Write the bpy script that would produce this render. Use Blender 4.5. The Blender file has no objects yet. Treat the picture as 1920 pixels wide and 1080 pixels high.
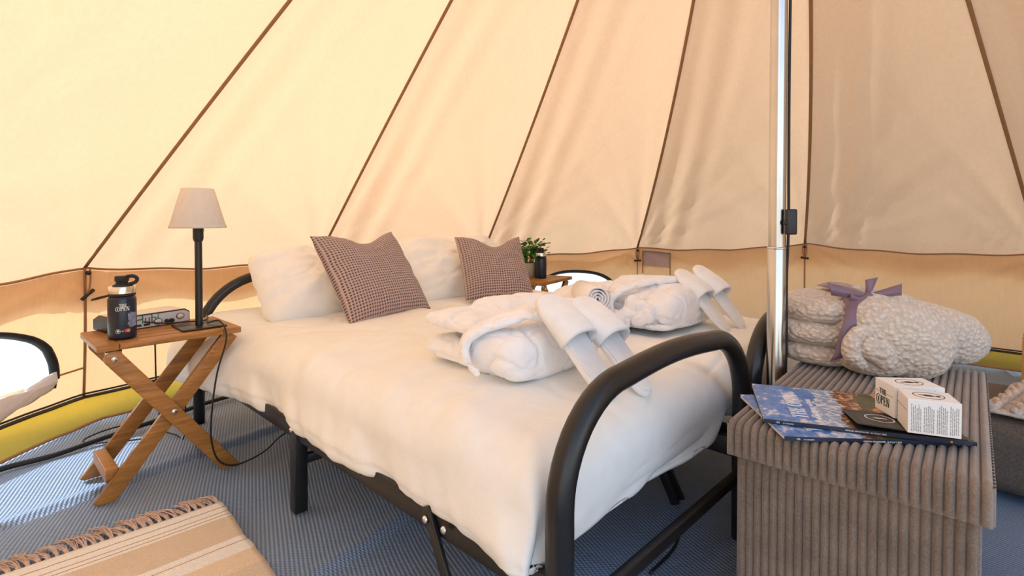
import bpy, bmesh, math, random
from mathutils import Vector, Matrix, noise

PI = math.pi
S = bpy.context.scene
COL = S.collection

# ------------------------------------------------------------------ camera
cam_data = bpy.data.cameras.new('camera')
cam = bpy.data.objects.new('camera', cam_data)
COL.objects.link(cam)
cam.location = (0, 0, 0.856)
cam.rotation_euler = (PI / 2 - 0.02, 0, 0)
cam_data.sensor_width = 36
cam_data.lens = 18.62
cam_data.shift_y = -0.0579
cam_data.clip_start = 0.02
S.camera = cam

# ------------------------------------------------------------------ world, sun, exposure
SUN_EL = math.radians(37)
SUN_AZ = math.radians(176)          # the side the sun stands on, seen from the pole
world = bpy.data.worlds.new('world')
S.world = world
world.use_nodes = True
wn = world.node_tree
wn.nodes.clear()
sky = wn.nodes.new('ShaderNodeTexSky')
sky.sky_type = 'NISHITA'
sky.sun_disc = False
sky.sun_elevation = SUN_EL
sky.sun_rotation = math.radians(90) - SUN_AZ
sky.air_density = 1.0
sky.dust_density = 1.5
sky.ozone_density = 1.0
bg = wn.nodes.new('ShaderNodeBackground')
bg.inputs['Strength'].default_value = 0.21
out = wn.nodes.new('ShaderNodeOutputWorld')
haze = wn.nodes.new('ShaderNodeHueSaturation')      # thin high haze: a paler blue
haze.inputs['Saturation'].default_value = 0.6
wn.links.new(sky.outputs[0], haze.inputs['Color'])
wn.links.new(haze.outputs[0], bg.inputs[0])
wn.links.new(bg.outputs[0], out.inputs[0])

sun_data = bpy.data.lights.new('sun', 'SUN')
sun_data.energy = 3.2
sun_data.angle = math.radians(0.6)
sun_data.color = (1.0, 0.97, 0.93)
sun = bpy.data.objects.new('sun', sun_data)
COL.objects.link(sun)
sd = Vector((math.cos(SUN_AZ) * math.cos(SUN_EL), math.sin(SUN_AZ) * math.cos(SUN_EL), math.sin(SUN_EL)))
sun.rotation_euler = sd.to_track_quat('Z', 'Y').to_euler()

S.view_settings.view_transform = 'Standard'
S.view_settings.look = 'None'
S.view_settings.gamma = 1.0
S.view_settings.use_curve_mapping = False
S.view_settings.exposure = 1.25
S.cycles.max_bounces = 10
S.cycles.diffuse_bounces = 6
S.cycles.transmission_bounces = 6
S.cycles.transparent_max_bounces = 12
S.cycles.sample_clamp_indirect = 8.0
S.cycles.caustics_reflective = False
S.cycles.caustics_refractive = False


# ------------------------------------------------------------------ materials
class NT:
    def __init__(self, name):
        self.m = bpy.data.materials.new(name)
        self.m.use_nodes = True
        self.t = self.m.node_tree
        self.t.nodes.clear()
        self.out = self.n('ShaderNodeOutputMaterial')

    def n(self, kind, **kw):
        nd = self.t.nodes.new(kind)
        for k, v in kw.items():
            setattr(nd, k, v)
        return nd

    def l(self, a, b):
        self.t.links.new(a, b)

    def coord(self, kind='Object', scale=(1, 1, 1), rot=(0, 0, 0)):
        tc = self.n('ShaderNodeTexCoord')
        mp = self.n('ShaderNodeMapping')
        mp.inputs['Scale'].default_value = scale
        mp.inputs['Rotation'].default_value = rot
        self.l(tc.outputs[kind], mp.inputs['Vector'])
        return mp.outputs['Vector']

    def noise(self, vec, scale, detail=3, rough=.55, dist=0):
        nd = self.n('ShaderNodeTexNoise')
        nd.inputs['Scale'].default_value = scale
        nd.inputs['Detail'].default_value = detail
        nd.inputs['Roughness'].default_value = rough
        nd.inputs['Distortion'].default_value = dist
        if vec is not None:
            self.l(vec, nd.inputs['Vector'])
        return nd.outputs['Fac']

    def wave(self, vec, scale, axis='X', dist=0, profile='SIN', detail=0, dscale=1):
        nd = self.n('ShaderNodeTexWave')
        nd.wave_type = 'BANDS'
        nd.bands_direction = axis
        nd.wave_profile = profile
        nd.inputs['Scale'].default_value = scale
        nd.inputs['Distortion'].default_value = dist
        nd.inputs['Detail'].default_value = detail
        nd.inputs['Detail Scale'].default_value = dscale
        self.l(vec, nd.inputs['Vector'])
        return nd.outputs['Fac']

    def ramp(self, fac, stops, interp='LINEAR'):
        nd = self.n('ShaderNodeValToRGB')
        cr = nd.color_ramp
        cr.interpolation = interp
        while len(cr.elements) > 1:
            cr.elements.remove(cr.elements[-1])
        for i, (p, c) in enumerate(stops):
            e = cr.elements[0] if i == 0 else cr.elements.new(p)
            e.position = p
            e.color = (c[0], c[1], c[2], 1)
        self.l(fac, nd.inputs['Fac'])
        return nd.outputs['Color']

    def math(self, op, a, b=None):
        nd = self.n('ShaderNodeMath', operation=op)
        for i, x in enumerate((a, b)):
            if x is None:
                continue
            if isinstance(x, (int, float)):
                nd.inputs[i].default_value = x
            else:
                self.l(x, nd.inputs[i])
        return nd.outputs[0]

    def mix(self, fac, a, b, mode='MIX'):
        nd = self.n('ShaderNodeMix', data_type='RGBA', blend_type=mode)
        for i, x in ((0, fac), (6, a), (7, b)):
            if isinstance(x, (int, float)):
                nd.inputs[i].default_value = x
            elif isinstance(x, tuple):
                nd.inputs[i].default_value = (x[0], x[1], x[2], 1)
            else:
                self.l(x, nd.inputs[i])
        return nd.outputs[2]

    def bump(self, h, strength=.3, dist=.01, normal=None):
        nd = self.n('ShaderNodeBump')
        nd.inputs['Strength'].default_value = strength
        nd.inputs['Distance'].default_value = dist
        self.l(h, nd.inputs['Height'])
        if normal is not None:
            self.l(normal, nd.inputs['Normal'])
        return nd.outputs['Normal']

    def principled(self, color, rough=.6, metal=0, normal=None, sheen=0, spec=.5, **kw):
        p = self.n('ShaderNodeBsdfPrincipled')
        if isinstance(color, tuple):
            p.inputs['Base Color'].default_value = (color[0], color[1], color[2], 1)
        else:
            self.l(color, p.inputs['Base Color'])
        if isinstance(rough, (int, float)):
            p.inputs['Roughness'].default_value = rough
        else:
            self.l(rough, p.inputs['Roughness'])
        p.inputs['Metallic'].default_value = metal
        p.inputs['Specular IOR Level'].default_value = spec
        p.inputs['Sheen Weight'].default_value = sheen
        if normal is not None:
            self.l(normal, p.inputs['Normal'])
        for k, v in kw.items():
            p.inputs[k].default_value = v
        self.l(p.outputs[0], self.out.inputs[0])
        return self.m


def hexc(r, g, b):
    f = lambda c: c / 12.92 if c <= .04045 else ((c + .055) / 1.055) ** 2.4
    return (f(r / 255), f(g / 255), f(b / 255))


def plain(name, color, rough=.6, metal=0, vary=.12, scale=30, bump=0, bscale=120, **kw):
    t = NT(name)
    v = t.coord()
    nf = t.noise(v, scale, 3)
    dark = tuple(c * (1 - vary) for c in color)
    lite = tuple(min(1, c * (1 + vary)) for c in color)
    col = t.ramp(nf, [(.3, dark), (.7, lite)])
    nm = None
    if bump:
        nm = t.bump(t.noise(v, bscale, 2), bump, .004)
    return t.principled(col, rough, metal, nm, **kw)


def canvas_mat(name, refl, trans, tfac):
    t = NT(name)
    v = t.coord()
    weave = t.noise(v, 420, 2, .6)
    slub = t.noise(t.coord(scale=(1, 1, .25)), 60, 3)
    w = t.math('ADD', t.math('MULTIPLY', weave, .6), t.math('MULTIPLY', slub, .4))
    cr = t.ramp(w, [(.3, tuple(c * .93 for c in refl)), (.7, tuple(min(1, c * 1.05) for c in refl))])
    ct = t.ramp(w, [(.3, tuple(c * .93 for c in trans)), (.7, tuple(min(1, c * 1.05) for c in trans))])
    crinkle = t.noise(t.coord(scale=(1, 1, .7)), 9, 5, .6, .6)
    nm = t.bump(weave, .12, .002, t.bump(crinkle, .07, .03))
    d = t.n('ShaderNodeBsdfDiffuse')
    tr = t.n('ShaderNodeBsdfTranslucent')
    t.l(cr, d.inputs['Color'])
    t.l(ct, tr.inputs['Color'])
    t.l(nm, d.inputs['Normal'])
    t.l(nm, tr.inputs['Normal'])
    mx = t.n('ShaderNodeMixShader')
    mx.inputs[0].default_value = tfac
    t.l(d.outputs[0], mx.inputs[1])
    t.l(tr.outputs[0], mx.inputs[2])
    t.l(mx.outputs[0], t.out.inputs[0])
    return t.m


def wood_mat(name, c1, c2, axis_scale=(6, 60, 60)):
    t = NT(name)
    v = t.coord(scale=axis_scale)
    g = t.noise(v, 1.2, 5, .6, .8)
    fine = t.noise(t.coord(scale=(20, 500, 500)), 1, 2)
    col = t.mix(.25, t.ramp(g, [(.3, c1), (.7, c2)]), t.ramp(fine, [(.3, c1), (.7, c2)]))
    nm = t.bump(g, .12, .002)
    return t.principled(col, .42, 0, nm)


def cloth_mat(name, color, rough=.9, bscale=350, bstr=.15, bdist=.002, sheen=.15, vary=.05, trans=0, crinkle=0):
    t = NT(name)
    v = t.coord()
    nf = t.noise(v, 25, 3)
    col = t.ramp(nf, [(.3, tuple(c * (1 - vary) for c in color)), (.7, tuple(min(1, c * (1 + vary)) for c in color))])
    nm = None
    if crinkle:
        nm = t.bump(t.noise(v, 16, 5, .62, .8), crinkle, .02)
    nm = t.bump(t.noise(v, bscale, 2), bstr, bdist, nm)
    m = t.principled(col, rough, 0, nm, sheen, .2)
    return m


M = {}
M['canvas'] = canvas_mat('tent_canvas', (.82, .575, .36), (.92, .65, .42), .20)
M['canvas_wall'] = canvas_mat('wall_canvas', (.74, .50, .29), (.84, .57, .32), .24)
M['tape'] = plain('seam_tape', hexc(158, 116, 78), .8, vary=.08, bump=.3, bscale=300)
M['mud'] = canvas_mat('mud_strip_fabric', (.24, .18, .10), (.95, .66, .08), .42)
M['black_zip'] = plain('black_zip', (.012, .011, .012), .5, bump=.4, bscale=400)
M['black_metal'] = plain('black_metal', (.012, .012, .013), .32, vary=.1, bump=.05, bscale=500)
M['black_plastic'] = plain('black_plastic', (.014, .013, .014), .45)
M['rubber'] = plain('black_rubber', (.01, .01, .011), .6)
M['steel'] = plain('steel', (.72, .70, .66), .22, 1.0, vary=.04)
M['chrome'] = plain('pole_steel', (.56, .56, .56), .22, 1.0, vary=.06, scale=8)
M['screw'] = plain('screw_steel', (.75, .74, .72), .25, 1.0)
M['wood'] = wood_mat('acacia_wood', hexc(122, 78, 34), hexc(196, 138, 68))
M['wood_pale'] = wood_mat('pale_wood', hexc(190, 140, 80), hexc(214, 170, 110))
M['duvet'] = cloth_mat('white_cotton', (.88, .89, .87), .85, 600, .08, .001, .1, .02, crinkle=.10)
M['pillow'] = cloth_mat('pillow_cotton', (.89, .89, .87), .85, 600, .08, .001, .1, .02, crinkle=.12)
M['terry'] = cloth_mat('white_terry', (.91, .91, .93), .95, 240, .5, .004, .4, .03)
M['slipper'] = cloth_mat('slipper_fleece', (.86, .86, .86), .95, 320, .3, .002, .3, .03)
M['shade'] = canvas_mat('lamp_shade_fabric', (.92, .88, .84), (.8, .7, .6), .35)
M['paper'] = plain('paper_white', (.82, .80, .77), .6, vary=.02)
M['page'] = plain('page_edges', (.72, .70, .66), .8, vary=.1, scale=300)
M['ink'] = plain('black_ink', (.02, .02, .02), .6)
M['white_ink'] = plain('white_ink', (.85, .85, .85), .6, vary=.02)
M['navy'] = plain('navy_print', (.012, .02, .045), .35, vary=.05)
M['gold'] = plain('gold_ink', hexc(205, 150, 50), .5)
M['grey_ink'] = plain('grey_ink', (.28, .27, .26), .7)
M['ribbon'] = plain('ribbon_satin', hexc(118, 92, 108), .38, vary=.06, scale=60, sheen=.3)
M['tassel'] = plain('tassel_yarn', hexc(204, 180, 166), .9, vary=.2, scale=90)
M['green_ink'] = plain('green_ink', (.02, .16, .09), .5)
M['leaf'] = plain('leaf_green', hexc(62, 112, 34), .45, vary=.45, scale=60)
M['pot'] = plain('stone_pot', hexc(170, 160, 140), .85, vary=.15, bump=.3)
M['soil'] = plain('potting_soil', (.04, .03, .02), .95)
M['flap'] = canvas_mat('flap_fabric', (.84, .80, .78), (.85, .78, .72), .25)
M['patch'] = canvas_mat('patch_fabric', (.62, .50, .50), (.6, .46, .46), .35)


# ------------------------------------------------------------------ mesh helpers
def link(o, parent=None):
    COL.objects.link(o)
    if parent is not None:
        o.parent = parent
    return o


def tag(o, label=None, cat=None, group=None, kind=None):
    if label:
        o['label'] = label
    if cat:
        o['category'] = cat
    if group:
        o['group'] = group
    if kind:
        o['kind'] = kind
    return o


def empty(name, loc=(0, 0, 0), rz=0, parent=None):
    o = bpy.data.objects.new(name, None)
    o.empty_display_size = .05
    o.location = loc
    o.rotation_euler = (0, 0, rz)
    return link(o, parent)


def from_data(name, verts, faces, mat, parent=None, smooth=True, uvs=None):
    me = bpy.data.meshes.new(name)
    me.from_pydata([tuple(v) for v in verts], [], faces)
    if smooth:
        me.polygons.foreach_set('use_smooth', [True] * len(me.polygons))
    if uvs:
        uvl = me.uv_layers.new(name='UVMap')
        for lp in me.loops:
            uvl.data[lp.index].uv = uvs[lp.vertex_index]
    mats = mat if isinstance(mat, (list, tuple)) else [mat]
    for m in mats:
        me.materials.append(m)
    me.update()
    o = bpy.data.objects.new(name, me)
    return link(o, parent)


class MB:
    """collects shapes that make up ONE part"""
    def __init__(self):
        self.v = []
        self.f = []
        self.uv = None

    def add(self, verts, faces, mtx=None):
        b = len(self.v)
        for p in verts:
            p = Vector(p)
            self.v.append(mtx @ p if mtx is not None else p)
        self.f += [tuple(i + b for i in f) for f in faces]
        return self

    def box(self, lo, hi, mtx=None, r=0, seg=2):
        bm = bmesh.new()
        bmesh.ops.create_cube(bm, size=1)
        for w in bm.verts:
            w.co = Vector([lo[k] + (w.co[k] + .5) * (hi[k] - lo[k]) for k in range(3)])
        if r:
            bmesh.ops.bevel(bm, geom=list(bm.edges), offset=r, segments=seg, profile=.5, affect='EDGES')
        bm.verts.index_update()
        self.add([w.co.copy() for w in bm.verts], [[w.index for w in f.verts] for f in bm.faces], mtx)
        bm.free()
        return self

    def tube(self, path, r, seg=10, caps=True, closed=False, flat=None, up=None):
        pts = [Vector(p) for p in path]
        n = len(pts)
        rad = r if isinstance(r, (list, tuple)) else [r] * n
        vs, fs = [], []
        prev = None
        for i, p in enumerate(pts):
            if closed:
                d = pts[(i + 1) % n] - pts[i - 1]
            else:
                d = pts[min(i + 1, n - 1)] - pts[max(i - 1, 0)]
            d.normalize()
            if prev is None:
                a = Vector(up) if up is not None else (Vector((0, 0, 1)) if abs(d.z) < .9 else Vector((1, 0, 0)))
                x = d.cross(a).normalized()
            else:
                x = (prev - d * prev.dot(d)).normalized()
            prev = x
            y = d.cross(x)
            for k in range(seg):
                an = 2 * PI * k / seg
                vs.append(p + x * (math.cos(an) * rad[i]) + y * (math.sin(an) * rad[i] * (flat or 1)))
        m = n if closed else n - 1
        for i in range(m):
            j = (i + 1) % n
            for k in range(seg):
                k2 = (k + 1) % seg
                fs.append((i * seg + k, i * seg + k2, j * seg + k2, j * seg + k))
        if caps and not closed:
            fs.append(tuple(range(seg))[::-1])
            fs.append(tuple((n - 1) * seg + k for k in range(seg)))
        return self.add(vs, fs)

    def lathe(self, prof, seg=32, mtx=None):
        vs, fs = [], []
        for r, z in prof:
            for k in range(seg):
                a = 2 * PI * k / seg
                vs.append((r * math.cos(a), r * math.sin(a), z))
        for i in range(len(prof) - 1):
            for k in range(seg):
                k2 = (k + 1) % seg
                fs.append((i * seg + k, i * seg + k2, (i + 1) * seg + k2, (i + 1) * seg + k))
        if prof[0][0] > 1e-6:
            fs.append(tuple(range(seg))[::-1])
        if prof[-1][0] > 1e-6:
            fs.append(tuple((len(prof) - 1) * seg + k for k in range(seg)))
        return self.add(vs, fs, mtx)

    def grid(self, fn, nu, nv, mtx=None):
        vs = [fn(i / nu, j / nv) for j in range(nv + 1) for i in range(nu + 1)]
        fs = []
        for j in range(nv):
            for i in range(nu):
                a = j * (nu + 1) + i
                fs.append((a, a + 1, a + nu + 2, a + nu + 1))
        return self.add(vs, fs, mtx)

    def prism(self, poly, h, mtx=None, r=0):
        """poly in the local xy plane, thickness 0..h along z"""
        bm = bmesh.new()
        vs = [bm.verts.new((p[0], p[1], 0)) for p in poly]
        f = bm.faces.new(vs)
        e = bmesh.ops.extrude_face_region(bm, geom=[f])
        bmesh.ops.translate(bm, vec=(0, 0, h), verts=[g for g in e['geom'] if isinstance(g, bmesh.types.BMVert)])
        if r:
            ed = [x for x in bm.edges if abs(x.verts[0].co.z - x.verts[1].co.z) < 1e-6]
            bmesh.ops.bevel(bm, geom=ed, offset=r, segments=2, profile=.5, affect='EDGES')
        bmesh.ops.recalc_face_normals(bm, faces=bm.faces)
        bm.verts.index_update()
        self.add([w.co.copy() for w in bm.verts], [[w.index for w in f.verts] for f in bm.faces], mtx)
        bm.free()
        return self

    def build(self, name, mat, parent=None, smooth=True, solid=0, sub=0, auto=None):
        o = from_data(name, self.v, self.f, mat, parent, smooth)
        if auto:
            o.data.set_sharp_from_angle(angle=math.radians(auto))
        if solid:
            s = o.modifiers.new('thickness', 'SOLIDIFY')
            s.thickness = solid
            s.offset = 0
        if sub:
            s = o.modifiers.new('smooth', 'SUBSURF')
            s.levels = s.render_levels = sub
        return o


def copy_tree(o, parent=None):
    c = o.copy()
    COL.objects.link(c)
    c.parent = parent
    for ch in o.children:
        copy_tree(ch, c)
    return c


def catmull(pts, n=8, closed=False):
    P = [Vector(p) for p in pts]
    res = []
    m = len(P)
    rng_ = range(m) if closed else range(m - 1)
    for i in rng_:
        p0 = P[(i - 1) % m] if closed or i > 0 else P[0]
        p1 = P[i]
        p2 = P[(i + 1) % m]
        p3 = P[(i + 2) % m] if closed or i + 2 < m else P[-1]
        for k in range(n):
            t = k / n
            res.append(.5 * ((2 * p1) + (p2 - p0) * t + (2 * p0 - 5 * p1 + 4 * p2 - p3) * t * t + (3 * p1 - p0 - 3 * p2 + p3) * t ** 3))
    if not closed:
        res.append(P[-1])
    return res


def sstep(a, b, x):
    t = max(0, min(1, (x - a) / (b - a)))
    return t * t * (3 - 2 * t)


def frame(o, x, z=(0, 0, 1)):
    """matrix with origin o, x axis along x, z axis near z"""
    x = Vector(x).normalized()
    z = Vector(z)
    y = z.cross(x).normalized()
    z = x.cross(y)
    m = Matrix((x, y, z)).transposed().to_4x4()
    m.translation = Vector(o)
    return m


def fuse(parts, voxel, smooth_iter, name, mat, parent=None, disp=None):
    """parts: list of MB shapes; fused into one continuous cloth surface"""
    mb = MB()
    for p in parts:
        mb.add(p.v, p.f)
    o = from_data('tmp', mb.v, mb.f, mat)
    r = o.modifiers.new('r', 'REMESH')
    r.mode = 'VOXEL'
    r.voxel_size = voxel
    if smooth_iter:
        s = o.modifiers.new('s', 'SMOOTH')
        s.factor = .5
        s.iterations = smooth_iter
    dg = bpy.context.evaluated_depsgraph_get()
    me = bpy.data.meshes.new_from_object(o.evaluated_get(dg))
    me.name = name
    bpy.data.objects.remove(o)
    if disp:
        nrm = [v.normal.copy() for v in me.vertices]
        for v, n in zip(me.vertices, nrm):
            v.co = v.co + n * disp(v.co)
    me.polygons.foreach_set('use_smooth', [True] * len(me.polygons))
    if not me.materials:
        me.materials.append(mat)
    ob = bpy.data.objects.new(name, me)
    return link(ob, parent)


def ell(c, r, rot=(0, 0, 0), p=2.0, nu=28, nv=16, pz=None):
    """superellipsoid"""
    mb = MB()
    R = Matrix.Rotation(rot[2], 4, 'Z') @ Matrix.Rotation(rot[1], 4, 'Y') @ Matrix.Rotation(rot[0], 4, 'X')
    R.translation = Vector(c)
    sp = lambda x: math.copysign(abs(x) ** (2 / p), x)
    sz = lambda x: math.copysign(abs(x) ** (2 / (pz or p)), x)
    vs = [(0, 0, -r[2])]
    for j in range(1, nv):
        a = -PI / 2 + PI * j / nv
        for i in range(nu):
            b = 2 * PI * i / nu
            vs.append((r[0] * sz(math.cos(a)) * sp(math.cos(b)), r[1] * sz(math.cos(a)) * sp(math.sin(b)), r[2] * sz(math.sin(a))))
    vs.append((0, 0, r[2]))
    fs = []
    for i in range(nu):
        fs.append((0, 1 + (i + 1) % nu, 1 + i))
    for j in range(nv - 2):
        for i in range(nu):
            a = 1 + j * nu + i
            b = 1 + j * nu + (i + 1) % nu
            fs.append((a, b, b + nu, a + nu))
    last = len(vs) - 1
    for i in range(nu):
        fs.append((last, 1 + (nv - 2) * nu + i, 1 + (nv - 2) * nu + (i + 1) % nu))
    return mb.add(vs, fs, R)


def text_mb(s, size, depth=.0004, width=1.0, spacing=1.0):
    cu = bpy.data.curves.new('t', 'FONT')
    cu.body = s
    cu.size = size
    cu.extrude = depth
    cu.space_character = spacing
    cu.resolution_u = 3
    o = bpy.data.objects.new('t', cu)
    COL.objects.link(o)
    dg = bpy.context.evaluated_depsgraph_get()
    me = bpy.data.meshes.new_from_object(o.evaluated_get(dg))
    mb = MB()
    mb.add([(v.co.x * width, v.co.y, v.co.z) for v in me.vertices], [tuple(p.vertices) for p in me.polygons])
    bpy.data.objects.remove(o)
    bpy.data.curves.remove(cu)
    bpy.data.meshes.remove(me)
    return mb


def serif(s, h, th=.0004, cond=1.0):
    """roman capitals with serifs; returns MB in the xy plane and its width"""
    mb = MB()
    x = 0
    T, t, sf = .17 * h, .07 * h, .05 * h

    def rect(x0, y0, x1, y1):
        mb.box((x0, y0, -th), (x1, y1, th))

    def para(x0, x1, w, y0, y1):
        mb.add([(x0, y0, -th), (x0 + w, y0, -th), (x1 + w, y1, -th), (x1, y1, -th),
                (x0, y0, th), (x0 + w, y0, th), (x1 + w, y1, th), (x1, y1, th)],
               [(3, 2, 1, 0), (4, 5, 6, 7), (0, 1, 5, 4), (1, 2, 6, 5), (2, 3, 7, 6), (3, 0, 4, 7)])

    def ring(cx, cy, rx, ry, tx, ty, a0=0, a1=2 * PI, n=28):
        vs, fs = [], []
        for i in range(n + 1):
            a = a0 + (a1 - a0) * i / n
            for z in (-th, th):
                vs.append((cx + rx * math.cos(a), cy + ry * math.sin(a), z))
                vs.append((cx + (rx - tx) * math.cos(a), cy + (ry - ty) * math.sin(a), z))
        for i in range(n):
            b = i * 4
            fs += [(b + 2, b + 6, b + 7, b + 3), (b, b + 1, b + 5, b + 4), (b, b + 4, b + 6, b + 2), (b + 1, b + 3, b + 7, b + 5)]
        mb.add(vs, fs)

    def stem(cx, w, y0=0, y1=None):
        y1 = h if y1 is None else y1
        rect(cx - w / 2, y0, cx + w / 2, y1)

    def ser(cx, y, w):
        rect(cx - w / 2, y, cx + w / 2, y + sf)
    for c in s:
        if c == 'T':
            W = .66 * h
            stem(x + W / 2, T)
            rect(x, h - t, x + W, h)
            rect(x, h - .25 * h, x + sf, h)
            rect(x + W - sf, h - .25 * h, x + W, h)
            ser(x + W / 2, 0, T * 2)
        elif c == 'H':
            W = .78 * h
            for q in (.16 * h, W - .16 * h):
                stem(x + q, T)
                ser(x + q, 0, T * 1.9)
                ser(x + q, h - sf, T * 1.9)
            rect(x + .16 * h, h * .47, x + W - .16 * h, h * .47 + t)
        elif c == 'E':
            W = .60 * h
            stem(x + .16 * h, T)
            rect(x, 0, x + W, t)
            rect(x, h - t, x + W * .96, h)
            rect(x + .16 * h, h * .48, x + W * .75, h * .48 + t)
            rect(x + W - sf, 0, x + W, .24 * h)
            rect(x + W * .96 - sf, h - .22 * h, x + W * .96, h)
            rect(x + W * .75 - sf, h * .40, x + W * .75, h * .63)
        elif c == 'P':
            W = .60 * h
            stem(x + .16 * h, T)
            ser(x + .16 * h, 0, T * 2)
            ring(x + .22 * h, h * .74, W - .22 * h, h * .26, T * .9, t, -PI / 2, PI / 2, 14)
            rect(x, h - t, x + .22 * h, h)
        elif c == 'N':
            W = .82 * h
            stem(x + .14 * h, t)
            stem(x + W - .14 * h, t)
            para(x + W - .14 * h - T * .8, x + .10 * h, T, 0, h)
            ser(x + .14 * h, 0, T * 1.7)
            ser(x + W - .14 * h, h - sf, T * 1.7)
            ser(x + .08 * h, h - sf, T * 1.5)
        elif c == 'O':
            W = .86 * h
            ring(x + W / 2, h / 2, W / 2, h / 2, T, t)
        elif c == 'Q':      # the big ringed O with a figure in it
            W = 1.1 * h
            ring(x + W / 2, h * .45, W / 2, h * .60, T * .7, t)
            stem(x + W / 2, T * .8, h * .10, h * .80)
            rect(x + W * .40, h * .30, x + W * .60, h * .62)
        else:
            W = .3 * h
        x += W * 1.0 + .06 * h
    for v in mb.v:
        v.x *= cond
    return mb, x * cond


def apply(mb, fn):
    mb.v = [Vector(fn(v)) for v in mb.v]
    return mb


# ================================================================== the tent
CX, CY = .7207, 1.44
R_T, H_E, Z_TOP, N_P = 2.68, .644, 3.01, 14
STEP = 360 / N_P
D_AZ = {1: -.42, 2: -.2, 3: -.4, 4: .32, 5: .48}
D_Z = {1: -.03, 2: -.05, 3: -.016, 4: .031, 5: .013}
BOW = {0: .028, 1: .024, 2: -.034, 3: -.068, 4: -.048, 5: -.006}
DOOR = (8, 9, 10)


def az(i):
    return math.radians(162.15 - STEP * i + D_AZ.get(i % N_P, 0))


def seam_pt(i, t):
    i = i % N_P
    a = az(i)
    e = Vector((math.cos(a), math.sin(a), 0))
    tg = Vector((-math.sin(a), math.cos(a), 0))
    r = R_T * (1 - t) + .05 * t
    z = (H_E + D_Z.get(i, 0)) * (1 - t) + Z_TOP * t
    return Vector((CX, CY, 0)) + e * r + Vector((0, 0, z)) + tg * BOW.get(i, 0) * 4 * t * (1 - t)


def eave(k, s):
    p = seam_pt(k, 0).lerp(seam_pt(k + 1, 0), s)
    p.z -= .030 * 4 * s * (1 - s) + .004 * math.sin(s * 19 + k)
    return p


def roof_normal(k):
    a = seam_pt(k, 0)
    b = seam_pt(k + 1, 0)
    c = seam_pt(k, .9)
    n = (b - a).cross(c - a).normalized()
    cen = Vector((CX, CY, .8))
    return n if n.dot(cen - a) > 0 else -n      # pointing indoors


def fold(x):
    """soft asymmetric crease profile"""
    return (math.sin(x) + .5 * math.sin(2.3 * x + 1.1) + .25 * math.sin(4.1 * x + .4)) / 1.5


def roof_fn(k, t0=0.0):
    n = roof_normal(k)
    L = 2.9

    def fn(s, q):
        t = t0 + (1 - t0) * q
        a, b = seam_pt(k, t), seam_pt(k + 1, t)
        p = a.lerp(b, s)
        w = (b - a).length
        if t < .12:
            p.z += (eave(k, s).z - seam_pt(k, 0).lerp(seam_pt(k + 1, 0), s).z) * (1 - t / .12)
        # cloth hangs in between the seams
        d = .045 * 4 * s * (1 - s) * sstep(0, .15, t) * (1 - t) ** .7
        # tension folds fanning out of both guy points
        for side in (0, 1):
            x = (s if side == 0 else 1 - s) * w
            y = t * L
            rho = math.hypot(x, y)
            th = math.atan2(x, y + 1e-4)
            amp = .011 * math.exp(-rho / .62) * sstep(.0, .12, rho) * sstep(0, .10, th) * sstep(1.5, 1.1, th)
            d += amp * fold(13 * th + 2.1 * k + side * 1.7 + .5 * noise.noise((rho * 3, k, side)))
            # a long drag fold beside the seam
            amp2 = .015 * sstep(.02, .10, x) * sstep(.42, .18, x) * math.exp(-y / 1.3)
            if side == 0:
                d += amp2 * math.sin(x * 34 + y * 2.0 + k)
        d += .006 * noise.noise((p.x * 2.2, p.y * 2.2, p.z * 1.4 + k))
        d *= sstep(0, .03, s) * sstep(1, .97, s) * (sstep(0, .035, t) if t0 == 0 else 1)
        return p + n * d
    return fn


ceiling = empty('ceiling')
tag(ceiling, 'cream canvas cone of the bell tent roof', kind='structure')
for k in range(N_P):
    t0 = .72 if k in DOOR else 0.0
    fine = k in (13, 0, 1, 2, 3, 4, 5)
    MB().grid(roof_fn(k, t0), 56 if fine else 12, 90 if fine else 20).build('roof_panel', M['canvas'], ceiling)
for i in range(N_P):
    pts = [seam_pt(i, t / 40) for t in range(41)]
    cdir = Vector((CX, CY, 1.2))
    pts = [p + (cdir - p).normalized() * .006 for p in pts]
    MB().tube(pts, .0085, 8, flat=.5).build('roof_seam', M['tape'], ceiling)
MB().lathe([(.10, 2.93), (.09, 2.99), (.03, 3.03), (0, 3.035)], 20, Matrix.Translation((CX, CY, 0))).build('apex_cap', M['tape'], ceiling)

# walls ------------------------------------------------------------
WALLS = {}
for nm in ('left', 'back', 'right', 'front'):
    w = empty('wall_' + nm)
    tag(w, {'left': 'low canvas side wall with half-moon window beside the lamp table', 'back': 'low canvas side wall behind the beds and pillows',
            'right': 'low tan canvas side wall behind the ottoman', 'front': 'low canvas side wall around the open door'}[nm], kind='structure')
    WALLS[nm] = w
side_of = {12: 'left', 13: 'left', 0: 'left', 1: 'back', 2: 'back', 3: 'back', 4: 'right', 5: 'right', 6: 'right', 7: 'right', 10: 'front', 11: 'front'}
Z_ZIP = .085


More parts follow.
